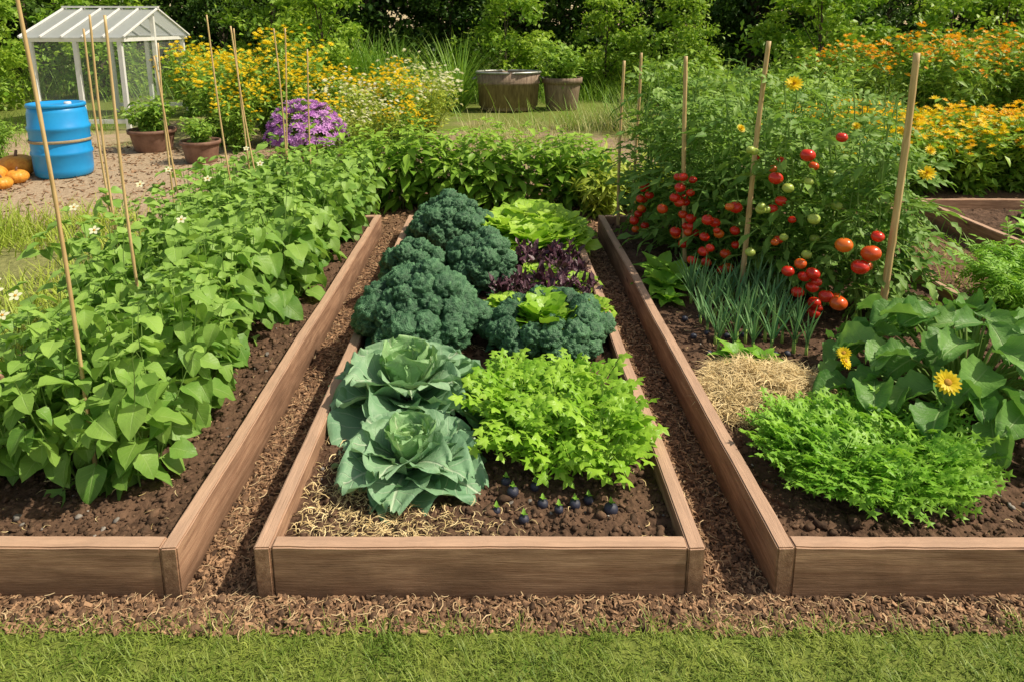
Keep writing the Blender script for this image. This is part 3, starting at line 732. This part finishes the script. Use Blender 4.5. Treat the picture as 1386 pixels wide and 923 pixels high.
# bean hedge
i=0
for iy in range(12):
    for ix in range(4):
        x=-1.12-.235*ix+RG.normal(0,.03); y=1.93+.255*iy+RG.normal(0,.03)
        if ix==3 and iy<4: continue
        if ix==0 and iy<1: x-=.05
        if iy>9 and ix==0: x+=.08
        s=random.uniform(.88,1.10)*(1.0 if iy>2 else .93)*(.93 if ix==3 else 1)
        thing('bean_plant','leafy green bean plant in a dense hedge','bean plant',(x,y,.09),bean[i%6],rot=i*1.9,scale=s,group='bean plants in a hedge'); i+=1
flw=flower_mesh(5,1,m_whi,.35,.2,.4)
bpl=[c for c in COL.objects if c.name.startswith('bean_plant') and c.parent is None]
def attach(objs,pn,me,x,y,z,s,rx=0.,rz=0.):
    q=min(objs,key=lambda c:(c.location.x-x)**2+(c.location.y-y)**2)
    l=(Matrix.Rotation(-q.rotation_euler.z,3,'Z')@(Vector((x,y,z))-q.location))/q.scale[0]
    part(q,pn,me,l,(rx,0,rz-q.rotation_euler.z),s/q.scale[0])
for (x,y,z) in ((-1.40,1.78,.79),(-1.42,1.79,.75),(-1.38,1.78,.72),(-1.35,1.80,.77),(-1.41,1.81,.81),(-1.37,1.76,.80),(-1.15,2.4,.82),(-1.6,2.5,.84),(-1.3,3.0,.84),(-1.35,2.2,.84),(-1.62,3.3,.82),(-1.2,3.4,.83),(-1.5,2.8,.86),(-1.45,3.9,.82)):
    attach(bpl,'flower',flw,x,y,z,.021,.7,.2)
for i in range(19):
    x=-1.35+.135*i+RG.normal(0,.03); y=5.6+.3*(i%2)+RG.normal(0,.05)
    if x>.85: continue
    thing('pepper_plant','lush bright green pepper plant beyond the raised bed','pepper plant',(x,y,0),pepper[i%4],rot=i*2.1,scale=random.uniform(.9,1.1),group='pepper plants in a row')
for i,(x,y) in enumerate([(-1.25,5.1),(-1.05,5.2),(-1.5,5.3),(-1.8,5.2),(-1.6,5.8),(-1.95,5.7)]):
    thing('bean_plant','bean plant sprawling past the bed end','bean plant',(x,y,0),bean[i%6],rot=i,scale=.88,group='bean plants in a hedge')

# tomato plants
TP=[(1.78,3.18),(1.52,3.48),(1.34,3.8),(1.18,4.15),(1.05,4.55),(2.05,3.3),(1.82,3.62),(1.65,3.95),(1.5,4.3),(1.35,4.65),(2.1,3.85),(1.95,4.25),(1.75,4.6),(2.2,4.6)]
tobj=[]
for i,(x,y) in enumerate(TP):
    s=random.uniform(.95,1.05)*(.92 if x>2 or y<3.3 else 1.0)
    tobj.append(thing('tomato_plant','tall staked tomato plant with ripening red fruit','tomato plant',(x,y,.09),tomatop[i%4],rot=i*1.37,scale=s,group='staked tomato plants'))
V,F=ico(3); V=V.copy(); rr=np.hypot(V[:,0],V[:,1]); th=np.arctan2(V[:,1],V[:,0])
V[:,2]*=.86; V[:,2]-=.12*np.exp(-(rr/.25)**2)*(V[:,2]>0); V[:,0]*=1+.025*np.cos(5*th); V[:,1]*=1+.025*np.cos(5*th)
def tom_mesh(mm):
    b=MB(); b.add(V,[F]); T=leaf(2,3,'lance',.16,.2,.4); y=np.arange(5)*2*PI/5
    b.scat(T,np.array([[0,0,.78]]).repeat(5,0),ROT(y,np.full(5,-.05)),np.full(5,.75),U(.3,.7,5),1); tube_add(b,[(0,0,.75),(.05,0,1.0),(.15,0,1.35)],[.07,.06,.05],5,1)
    return b.mesh('tomato',[mm,m_stem])
me_tom=tom_mesh(m_tomf); me_gt=tom_mesh(m_gtom)
tl=[(1.46,3.15,.92,.035),(1.357,3.24,.79,.035),(1.24,3.42,.595,.034),(1.545,2.9,.56,.038),(1.646,2.86,.535,.042),(1.60,2.85,.476,.038),(1.538,2.88,.294,.038),(1.5,2.92,.31,.032),(1.47,3.0,.39,.032),(1.43,3.05,.42,.028),(1.69,2.9,.60,.028),(1.56,3.05,1.02,.026),(1.42,3.3,.66,.03),(1.38,3.3,.62,.026)]
for k in range(22): tl.append((1.07+RG.normal(0,.05),3.78+RG.normal(0,.04),.68-.019*k+RG.normal(0,.012),random.uniform(.024,.034)))
for k in range(12): tl.append((.93+RG.normal(0,.03),4.28+RG.normal(0,.04),.52-.028*k,random.uniform(.024,.032)))
for k in range(12): tl.append((1.18+RG.normal(0,.05),3.50+RG.normal(0,.04),.50-.027*k,random.uniform(.024,.032)))
for k in range(10): tl.append((1.5+RG.normal(0,.09),3.02,.42-.026*k,random.uniform(.022,.03)))
for k in range(10): tl.append((1.25+random.uniform(-.2,.45),3.5-random.uniform(0,.3),random.uniform(.4,.9),random.uniform(.018,.026)))
for (x,y,z,s) in tl: attach(tobj,'tomato',me_tom,x,y,z,s,random.uniform(-.3,.3),random.random()*6)
for k in range(14): attach(tobj,'tomato',me_gt,1.3+random.uniform(-.25,.45),3.45-random.uniform(0,.35),random.uniform(.35,.95),random.uniform(.02,.03),0,k)
for (x,y,z,s) in ((1.43,3.3,1.24,.05),(1.92,2.98,.87,.045),(1.3,3.6,.98,.03),(1.7,3.2,1.05,.025),(2.0,3.1,.95,.03),(1.75,3.0,.75,.02)): attach(tobj,'flower',fl_pale,x,y,z,s,.9,random.uniform(-.4,.4))

def pole_mesh(L,r,seed):
    b=MB(); n=int(L/.04)+2; t=np.linspace(0,1,n); nod=.22
    z=t*L; rr=r*(1-.2*t)*(1+.16*np.exp(-(((z%nod)-nod/2)/.012)**2))
    p=np.stack([.006*np.sin(t*5+seed),.006*np.cos(t*4+seed),z],1)
    tube_add(b,p,rr,8); return b.mesh('pole',[m_bam])
def stake(x,y,zt,r,dx=0,dy=0,z0=.02,thin=False):
    L=zt-z0
    thing('bamboo_cane' if thin else 'wooden_stake','thin tan bamboo cane rising from bean hedge' if thin else 'tall tan bamboo stake supporting tomato plants','cane' if thin else 'stake',(x,y,z0),[(None,pole_mesh(L,r,random.random()*9))],tilt=(-math.atan2(dy,L),math.atan2(dx,L)),group='canes in bean bed' if thin else 'tomato stakes')
stake(1.29,3.42,1.44,.015,.05); stake(1.77,2.92,1.40,.017,.0); stake(1.12,3.85,1.35,.014,-.07); stake(.88,4.78,1.28,.012); stake(1.02,4.9,1.33,.012)
for (x,y,zt,dx) in [(-1.25,1.90,1.62,-.04),(-1.44,2.6,1.55,-.02),(-1.80,3.1,1.56,.0),(-1.90,3.9,1.42,.0),(-1.72,3.7,1.36,-.12),(-1.60,4.1,1.58,-.10),(-1.62,4.4,1.50,-.03),(-1.5,4.3,1.52,-.14),(-1.42,4.6,1.50,-.05),(-1.48,4.7,1.5,.05),(-1.32,4.75,1.36,.02),(-1.92,3.3,1.5,-.03)]:
    stake(x,y,zt,.0065 if y<3 else .006,dx,0,.05,True)

# ------------------------------------------------------------------ background plants
DIA=(np.array([(0,0,0),(.28,.5,.08),(0,1,-.12),(-.28,.5,.08),(0,.5,0.)],float),[np.array([(0,1,4),(1,2,4),(2,3,4),(3,0,4)])],np.array([(0,0,0),(1,.5,0),(0,1,0),(-1,.5,0),(0,.5,0)],float))
fl_small=(lambda b:(b.scat(leaf(1,2,'round',.2,.1,.1),np.zeros((8,3)),ROT(np.arange(8)*PI/4,np.full(8,.35)),np.full(8,.5),np.zeros(8)),b.scat(leaf(1,2,'round',.2,.1,.1),np.array([[0,0,.05]]).repeat(6,0),ROT(np.arange(6)*PI/3,np.full(6,.9)),np.full(6,.36),np.zeros(6)),b.tpl())[2])(MB())
def bush(r,h,n,ls,mat,flm=None,nf=0,fs=.05,spiky=False,T=None,base=.0):
    bs=MB();bl=MB();bf=MB()
    T=T or DIA; ns=max(10,n//60)
    tips=[]
    for p in stems_path(r,h,ns,1.2,.1*r):
        tube_add(bs,p,np.linspace(.008,.002,7),3,r=.3,cap=False)
        m=n//ns; t=base+(1-base)*RG.random(m)**.8; P=along(p,t)+RG.normal(0,.05 if not spiky else .02,(m,3))*np.array([1,1,.6])
        bl.scat(T,P,ROT(U(0,6.3,m),U(-.7,.9,m),RG.normal(0,.5,m)),U(.6,1.3,m)*ls,np.clip(RG.random(m)*.7+.3*t**2,0,1))
        tips.append(p[-1])
    out=[('stem',bs.mesh('st',[m_stem])),('foliage',bl.mesh('fo',[mat]))]
    if flm:
        tips=np.array(tips); P=tips[RG.integers(0,len(tips),nf)]+RG.normal(0,1,(nf,3))*np.array([.09,.09,.07]); P[:,2]+=.02
        bf.scat(fl_small,P,ROT(U(0,6.3,nf),U(-.3,.6,nf),U(-.5,.5,nf)),U(.7,1.3,nf)*fs,RG.random(nf))
        out.append(('blossoms',bf.mesh('bl',[flm]),(0,0,0),(0,0,0),1.,None,'stuff'))
    return out
yb=[bush(.55,1.15,1700,.10,m_wild,m_yel,130,.08,T=leaf(2,3,'lance',.2,.3,.3)) for _ in range(2)]
for i,(x,y,s) in enumerate([(-3.6,8.9,1.0),(-3.0,9.1,.98),(-3.9,10.,1.0),(-2.6,9.8,.95),(-4.4,10.8,1.),(-3.3,10.6,1.25),(-3.2,8.4,.72),(-2.7,8.8,.8),(-5.2,11.8,1.1)]):
    thing('yellow_flower_bush','bush covered in bright yellow daisy-like flowers','flowering bush',(x,y,0),yb[i%2],rot=i,scale=s,group='yellow flowering bushes')
wb=[bush(.55,.95,1600,.09,m_wildy,m_whi,130,.06,T=leaf(1,3,'lance',.13,.3,.3)),bush(.5,.85,1500,.09,m_wild,m_yel,170,.065,T=leaf(1,3,'lance',.15,.3,.3))]
for i,(x,y,s) in enumerate([(-1.75,8.6,.95),(-1.3,8.9,1.0),(-.95,9.2,.95),(-1.5,9.8,1.1),(-1.1,10,1.1),(-2.1,9.3,1),(-2.0,7.9,.8),(-1.5,7.9,.75),(-1.1,8.1,.72)]):
    thing('wildflower_clump','clump of cream and yellow wildflowers','flowering bush',(x,y,0),wb[(i+(i>5))%2],rot=i*1.3,scale=s,group='wildflower clumps')
ob=bush(.75,1.45,2600,.12,m_wild,m_ora,190,.085,T=leaf(2,3,'lance',.2,.3,.3))
for i,(x,y,s) in enumerate([(5.8,9.2,1.0),(6.6,9.9,.95),(5.2,10.2,.9),(7.6,10,1.)]):
    thing('orange_flower_bush','tall bush dotted with orange blooms','flowering bush',(x,y,0),ob,rot=i*2,scale=s,group='orange flowering bushes')
m_gold=leafmat('golden_petal',(.85,.46,.01),(.92,.66,.02),None,0,1,.5,.3,.1,tc=(1,1,1))
mb=[bush(.36,.68,1300,.10,m_pep,m_yel if k else m_gold,80,.08,T=leaf(2,3,'lance',.2,.3,.3)) for k in range(2)]
for i in range(26):
    x=3.0+.36*(i%9)+RG.normal(0,.08)+.2*(i//9); y=6.3+.5*(i//9)+RG.normal(0,.1)
    thing('marigold_plant','leafy marigold with golden flower heads','flower',(x,y,0),mb[(i*7%5)>1 and 1 or 0],rot=i,scale=random.uniform(.9,1.12),group='marigolds in a border')
hb=bush(.25,.36,900,.10,m_par,T=T_fern)
for i,(x,y) in enumerate([(2.75,3.1),(2.9,3.5),(3.0,2.8),(2.75,2.6),(3.15,3.2)]):
    thing('fennel','feathery green herb beside a timber bed','herb',(x,y,0),hb,rot=i,scale=random.uniform(.9,1.1),group='feathery herbs')
for i,(x,y) in enumerate([(3.75,4.6),(4.1,5.0),(4.3,4.3),(3.8,3.9)]):
    thing('young_seedling','sparse green seedling on soil in timber bed','seedling',(x,y,.08),sp,rot=i,scale=1.1,group='seedlings in far bed')
lg=bush(.22,.40,500,.12,m_wildy,T=leaf(2,3,'lance',.12,.3,.4))
for i,(x,y) in enumerate([(.85,5.4),(1.05,5.7),(.95,6.1),(1.3,5.6),(.75,5.8)]):
    thing('yellow_green_clump','yellow-green grassy herb at the bed end','herb',(x,y,0),lg,rot=i,scale=random.uniform(.9,1.15),group='yellow-green herbs')
fb=[bush(.5,.8,1800,.09,m_wild,T=leaf(1,3,'lance',.16,.3,.3)) for _ in range(2)]
for i,(x,y,s) in enumerate([(1.9,5.8,.95),(2.5,5.9,.95),(1.8,6.6,1),(2.3,7.0,1.1),(-4.9,12.5,1.5),(-7.2,8.8,1.0),(-6.6,8.2,.8),(-7.6,9.8,1.2),(3.9,8.5,1.3),(4.6,9.6,1.5),(3.2,9.2,1.3),(2.7,10.5,1.5),(7.5,8.4,1.2),(-5.9,7.9,.6)]):
    thing('green_bush','rounded leafy green bush in rough border','bush',(x,y,0),fb[i%2],rot=i,scale=s,group='leafy border bushes')
T=leaf(1,5,'strap',.5,0,.35)
def grass(n,x0,x1,y0,y1,l0,l1,w,name,label,mat,clump=1.2,zb=gz):
    b=MB(); x=U(x0,x1,n);y=U(y0,y1,n); k=RG.random(n)<(vn(x,y,clump,12)*1.6-.25); k&=~((x>-.6)&(x<1.9)&(y>10.5)&(y<13.6)); x=x[k];y=y[k];m=len(x)
    l=U(l0,l1,m)*(.6+.6*vn(x,y,.8,13)); S=np.stack([np.full(m,w)*U(.7,1.3,m),l,l],1)
    b.scat(T,np.stack([x,y,zb(x,y)-.01],1),ROT(U(0,6.3,m),U(.8,1.5,m)),S,np.clip(RG.random(m)*.5+.5*vn(x,y,.6,14),0,1))
    structure(name,b.mesh(name,[mat]),'stuff',label,'grass')
grass(9000,-3,6,10,14.5,.35,.8,.011,'meadow_grass','tall rough meadow grass behind the garden',m_wild)
grass(4500,-.4,4.5,8.6,11.5,.25,.6,.008,'dry_grass','pale dry seeding grass stalks',m_dry)
grass(5000,-3.2,-.6,12.5,14.5,1.0,1.7,.02,'reeds','tall upright green reeds before the trees',m_wild,.9)
grass(8000,-12,14,14,17,.5,1.1,.014,'rough_grass','rough green grass at the wood edge',m_wild)
grass(22000,-5.5,-2.1,2.0,5.3,.12,.30,.007,'weedy_grass','short yellow-green weeds beside the bean bed',m_wildy,2.)
grass(2500,-8,-5.6,6.5,11,.15,.4,.008,'border_grass','rough grass around the greenhouse',m_wild,1.5)
grass(2500,2.45,3.35,1.8,6,.06,.18,.005,'path_weeds','low weeds along the path',m_par,2.)
grass(2500,-1.5,3.,6.2,8.5,.08,.25,.006,'bare_ground_weeds','sparse weeds on bare ground',m_wildy,2.)

def tree(r,h,z0,K,n,ls,mat,trunk_r=.12,lean=.2):
    tb=MB();cb=MB(); t=np.linspace(0,1,8)
    p=np.stack([lean*np.sin(t*2.2),lean*.5*np.sin(t*3),h*.85*t-.1],1); tube_add(tb,p,np.linspace(trunk_r,trunk_r*.25,8)*(1+.5*np.exp(-t*12)),8)
    for k in range(K):
        a=random.uniform(0,2*PI); f=random.random()**.45; zz=random.random(); env=math.sin(PI*min(.97,max(.08,zz*.9+.08)))**.55
        c=np.array([math.cos(a)*r*f*env,math.sin(a)*r*f*env,z0+(h-z0)*zz])
        c[:2]+=p[min(7,int(zz*6)),:2]
        if k%3==0:
            s=along(p,np.array([max(.05,min(.9,(c[2]-.3)/h*.8))]))[0]
            tube_add(tb,[tuple(s),tuple((s+c)/2+np.array([0,0,.1])),tuple(c)],[trunk_r*.3,trunk_r*.18,trunk_r*.06],4,cap=False)
        sg=r*random.uniform(.09,.19); dr=random.uniform(-.3,.3)
        P=c+RG.normal(0,1,(n,3))*np.array([sg,sg,sg*.6])
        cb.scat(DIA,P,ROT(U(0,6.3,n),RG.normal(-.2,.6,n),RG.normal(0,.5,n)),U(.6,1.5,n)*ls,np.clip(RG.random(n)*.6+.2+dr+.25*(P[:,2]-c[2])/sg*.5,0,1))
    return [('trunk',tb.mesh('trunk',[m_bark])),('crown',cb.mesh('crown',[mat]))]
trD=[tree(2.2,6.5,.9,85,120,.15,m_tree,.17) for _ in range(3)]
trL=[tree(1.1,2.7,.15,55,95,.12,m_treel,.05,.1) for _ in range(3)]
trM=[tree(1.5,3.6,.1,60,100,.13,m_tree,.06,.1) for _ in range(2)]
for i,(x,y,s) in enumerate([(-3.5,13.6,.9),(-4.8,15.,1.0),(.25,14.6,.85),(5.3,11.6,.88),(2.4,15.4,.8),(6.7,13.4,.9),(-9.4,12.5,.9),(3.9,14.6,.8),(9.5,13.,.9),(-8.5,15,1.),(7.9,12.2,.75)]):
    thing('shrub','bright green leafy shrub in front of dark trees','shrub',(x,y,0),trL[i%3],rot=i*1.7,scale=s,group='bright green shrubs')
for i in range(13):
    x=-14+2.4*i+RG.normal(0,.5); y=17.2+RG.normal(0,.6)
    thing('shrub','dark green understorey shrub at the wood edge','shrub',(x,y,0),trM[i%2],rot=i*1.1,scale=random.uniform(.6,1.1),group='dark understorey shrubs')
for i in range(22):
    x=-17+1.65*i+RG.normal(0,.5); y=19.5+2.*(i%2)+RG.normal(0,.6)
    thing('tree','dense dark green woodland tree with leafy crown','tree',(x,y,0),trD[i%3],rot=i*2.3,scale=random.uniform(.9,1.2),group='woodland trees')
b=MB(); n=26000; x=U(-26,28,n); y=U(23.5,27,n); z=RG.random(n)*8
b.scat(DIA,np.stack([x,y,z],1),ROT(U(0,6.3,n),RG.normal(0,.7,n),RG.normal(0,.6,n)),U(.25,.55,n),RG.random(n))
structure('woodland',b.mesh('woodland',[m_treed]),'stuff','dense dark woodland mass behind the garden','woodland')

# ------------------------------------------------------------------ man-made objects
pr=[(.0,.0),(.24,.0),(.262,.02),(.27,.08),(.272,.22),(.283,.235),(.283,.26),(.272,.275),(.275,.48),(.286,.495),(.286,.52),(.273,.535),(.268,.66),(.255,.71),(.235,.725)]
body=lathe(pr,40).mesh('barrel_body',[m_blue])
lid=lathe([(.0,.735),(.205,.735),(.212,.742),(.222,.742),(.228,.752),(.262,.752),(.268,.742),(.268,.718),(.255,.713)][::-1],40).mesh('lid',[m_blue])
band=lathe([(.281,.36),(.288,.365),(.288,.385),(.281,.39)],40).mesh('band',[m_rope])
bung=lathe([(.0,.762),(.03,.762),(.034,.755),(.034,.735)][::-1],14).mesh('bung',[m_white])
thing('barrel','bright blue plastic barrel standing on dry ground','barrel',(-4.52,7.0,0),[('body',body),('lid',lid),('rope_band',band),('bung',bung,(.12,.0,0))])
tub=lathe([(.0,.02),(.42,.02),(.44,.04),(.46,.2),(.475,.215),(.475,.235),(.465,.25),(.49,.5),(.503,.515),(.503,.535),(.493,.55),(.515,.70),(.50,.70),(.47,.1),(0,.1)],48,1.15,.8).mesh('tub_body',[m_rust])
rimb=MB(); th=np.linspace(0,2*PI,49); tube_add(rimb,np.stack([np.cos(th)*.515*1.15,np.sin(th)*.515*.8,np.full(49,.71)],1),[.022]*49,8,cap=False); rim=rimb.mesh('rim',[m_metal])
hb_=MB(); tube_add(hb_,[(-.1,0,.0),(-.09,-.05,-.03),(0,-.065,-.05),(.09,-.05,-.03),(.1,0,0)],[.012]*5,6); hd=hb_.mesh('handle',[m_metal])
soil=lathe([(.0,.60),(.25,.61),(.49,.60)],30,1.14,.79).mesh('tubsoil',[m_soil])
thing('tub','large oval weathered tub with galvanised rim','tub',(.22,12.6,0),[('body',tub),('rim',rim),('handle',hd,(.60,0,.62),(0,0,PI/2)),('handle',hd,(-.60,0,.62),(0,0,-PI/2)),('soil_fill',soil)],rot=.1)
def pot_parts(r,h,mat=m_terra):
    bd=lathe([(0,0),(r*.78,0),(r*.80,.01),(r*.96,h*.82)],30).mesh('pot_body',[mat])
    rm=lathe([(r*.96,h*.82),(r*1.05,h*.83),(r*1.06,h),(r*.97,h),(r*.94,h*.86)],30).mesh('pot_rim',[mat])
    sf=lathe([(0,h*.9),(r*.95,h*.88)],20).mesh('pot_soil',[m_soil])
    return [('body',bd),('rim',rm),('soil_fill',sf)]
for (x,y,r,h,l) in ((-4.3,8.45,.27,.27,'wide low brown plant pot near the barrel'),(-3.38,7.7,.21,.25,'low brown plant pot beside yellow flowers'),(-2.12,7.3,.26,.28,'round brown pot holding purple flowers'),(1.22,12.8,.36,.60,'tall brown planter beside the oval tub')):
    thing('plant_pot',l,'plant pot',(x,y,0),pot_parts(r,h,m_rust if r>.3 else m_terra),group='brown plant pots')
p1=bush(.3,.45,900,.09,m_wild,T=leaf(2,3,'lance',.2,.3,.3)) 
thing('potted_plant','leafy green plant growing in a brown pot','plant',(-4.3,8.45,.22),p1); thing('potted_plant','leafy green plant in a low brown pot','plant',(-3.38,7.7,.2),p1,rot=2,scale=.7)
thing('potted_plant','arching green plant in a tall planter','plant',(1.22,12.8,.5),p1,rot=1,scale=1.7)
bs=MB();bl=MB();bf=MB(); n=300; t=np.arccos(1-RG.random(n)*1.0); a=U(0,6.3,n)
P=np.stack([np.sin(t)*np.cos(a)*.36,np.sin(t)*np.sin(a)*.36,.06+np.cos(t)*.36],1)*U(.85,1.05,n)[:,None]
bf.scat(fl_small,P,ROT(a-PI/2,PI/2-t-1.2),U(.08,.11,n),RG.random(n))
n=600; P=RG.normal(0,.15,(n,3)); P[:,2]=np.abs(P[:,2]); bl.scat(leaf(1,3,'lance',.25,.3,.3),P,ROT(U(0,6.3,n),U(-.5,1,n)),U(.07,.12,n),RG.random(n))
for i in range(12):
    a=i*.52; tube_add(bs,[(0,0,0),(.1*math.cos(a),.1*math.sin(a),.1),(.25*math.cos(a),.25*math.sin(a),.25)],[.006,.005,.003],4,cap=False)
thing('purple_flower_plant','dome of mauve-purple blossoms in a brown pot','flowering plant',(-2.05,7.3,.26),[('stem',bs.mesh('s',[m_stem])),('foliage',bl.mesh('f',[m_wild])),('blossoms',bf.mesh('b',[m_pink]),(0,0,0),(0,0,0),1.,None,'stuff')],scale=1.12)
V,F=ico(4); th=np.arctan2(V[:,1],V[:,0]); V=V.copy(); rr=np.hypot(V[:,0],V[:,1]); V[:,:2]*=(1+.07*np.abs(np.cos(5*th)))[:,None]; V[:,2]*=.72; V[:,2]-=.15*np.sign(V[:,2])*np.exp(-(rr/.3)**2)
b=MB(); b.add(V,[F]); gm=b.mesh('gourd',[m_pump]); b=MB(); tube_add(b,[(0,0,.5),(0.03,0,.75),(.12,0,.95)],[.13,.09,.08],6); gs=b.mesh('gs',[m_terra])
for (x,y,s) in ((-4.98,6.95,.17),(-4.98,6.55,.15),(-5.28,6.85,.15),(-5.15,6.35,.13),(-4.76,6.62,.10),(-4.72,6.35,.09),(-4.95,6.2,.10),(-4.78,6.15,.08)):
    thing('pumpkin','small ribbed orange pumpkin lying on dry ground','pumpkin',(x,y,s*.6),[('skin',gm,(0,0,0),(0,0,0),s),('stalk',gs,(0,0,0),(0,0,0),s)],rot=random.random()*6,group='orange pumpkins on the ground')
gh=thing('greenhouse','small white-framed greenhouse with translucent pitched roof','greenhouse',(-5.50,10.15,0),[('frame',board_mesh(.1))],rot=rad(4)); bpy.data.objects.remove(gh.children[0])
GW,GD,EH,RH=1.25,2.4,1.33,1.78
def gbox(name,lo,hi,mat): 
    b=MB(); box(b,lo,hi); part(gh,name,b.mesh(name,[mat],False))
pw=.03
for (x,y) in ((0,0),(-GW,0),(0,GD),(-GW,GD),(-GW/2,0),(-GW/2,GD)): gbox('post',(x-pw,y-pw,0),(x+pw,y+pw,EH-pw-.002),m_white)
gbox('post',(-pw,GD/2-pw,0),(pw,GD/2+pw,RH-.06),m_white)
for y in (0,GD): gbox('rail',(-GW-.08,y-pw,EH-pw),(.08,y+pw,EH+pw),m_white)
for x in (0,-GW): gbox('rail',(x-pw*.8,pw+.003,EH-pw),(x+pw*.8,GD-pw-.003,EH+pw*.8),m_white)
for y in (0,GD): gbox('rail',(-GW+pw+.002,y-pw*.7,.1),(-pw-.002,y+pw*.7,.16),m_white)
def slab(p,q,w,name,mat,x0,x1,sx=None):
    b=MB(); (y0,z0),(y1,z1)=p,q
    V=[(x0,y0,z0),(x1,y0,z0),(x1,y1,z1),(x0,y1,z1),(x0,y0,z0+w),(x1,y0,z0+w),(x1,y1,z1+w),(x0,y1,z1+w)]
    b.add(np.array(V,float),[np.array([(0,3,2,1),(4,5,6,7),(0,1,5,4),(1,2,6,5),(2,3,7,6),(3,0,4,7)])]); part(gh,name,b.mesh(name,[mat],False))
slab((-.08,EH+.02),(GD/2,RH),.012,'roof_panel',m_roof,-GW-.1,.1); slab((GD+.08,EH+.02),(GD/2,RH),.012,'roof_panel',m_roof,-GW-.1,.1)
for k in range(6):
    x=-GW-.1+(GW+.2)*k/5; slab((-.09,EH+.033),(GD/2,RH+.014),.025,'rafter',m_white,x-.012,x+.012); slab((GD+.09,EH+.033),(GD/2,RH+.014),.025,'rafter',m_white,x-.012,x+.012)
gbox('ridge',(-GW-.12,GD/2-.03,RH+.03),(.12,GD/2+.03,RH+.06),m_white)
def pane(V,name='wall_panel'):
    b=MB(); b.add(np.array(V,float),[np.array([[0,1,2,3]])]); part(gh,name,b.mesh(name,[m_poly],False))
pane([(-GW,0.01,.02),(-GW/2-.03,0.01,.02),(-GW/2-.03,0.01,EH-.03),(-GW,0.01,EH-.03)]);pane([(-GW/2+.03,0.01,.02),(0,0.01,.02),(0,0.01,EH-.03),(-GW/2+.03,0.01,EH-.03)])
pane([(.0,.03,.02),(.0,GD/2-.03,.02),(.0,GD/2-.03,EH-.03),(.0,.03,EH-.03)]);pane([(.0,GD/2+.03,.02),(.0,GD-.03,.02),(.0,GD-.03,EH-.03),(.0,GD/2+.03,EH-.03)])

# ------------------------------------------------------------------ light, camera
el=rad(52); az=rad(94)
d=Vector((math.sin(az)*math.cos(el),math.cos(az)*math.cos(el),math.sin(el)))
L=bpy.data.lights.new('sun','SUN'); L.energy=5.0; L.angle=rad(.8); L.color=(1,.90,.73)
lo=bpy.data.objects.new('sun',L); COL.objects.link(lo); lo.rotation_euler=d.to_track_quat('Z','Y').to_euler(); lo.location=d*20
w=bpy.data.worlds.new('World'); scene.world=w; w.use_nodes=True; nt=w.node_tree; nt.nodes.clear()
sky=N(nt,'ShaderNodeTexSky'); sky.sky_type='NISHITA'; sky.sun_disc=False; sky.sun_elevation=el; sky.sun_rotation=az
warm=MIX(nt,1.0,sky.outputs[0],(1.45,1.12,.78),'MULTIPLY')
bg=N(nt,'ShaderNodeBackground',{'Color':warm,'Strength':.15}); wo=N(nt,'ShaderNodeOutputWorld',{0:bg.outputs[0]})
scene.view_settings.view_transform='Standard'; scene.view_settings.look='None'; scene.view_settings.exposure=0
cam=bpy.data.cameras.new('camera'); co=bpy.data.objects.new('camera',cam); COL.objects.link(co); scene.camera=co
cam.sensor_width=36; cam.lens=24; cam.shift_x=.0152; cam.shift_y=-.161; cam.clip_start=.02; cam.clip_end=3000
co.location=(0,0,1.505); co.rotation_euler=(rad(90-12.25),0,0)
print('objects',len(bpy.data.objects),'verts',sum(len(m.vertices) for m in bpy.data.meshes))
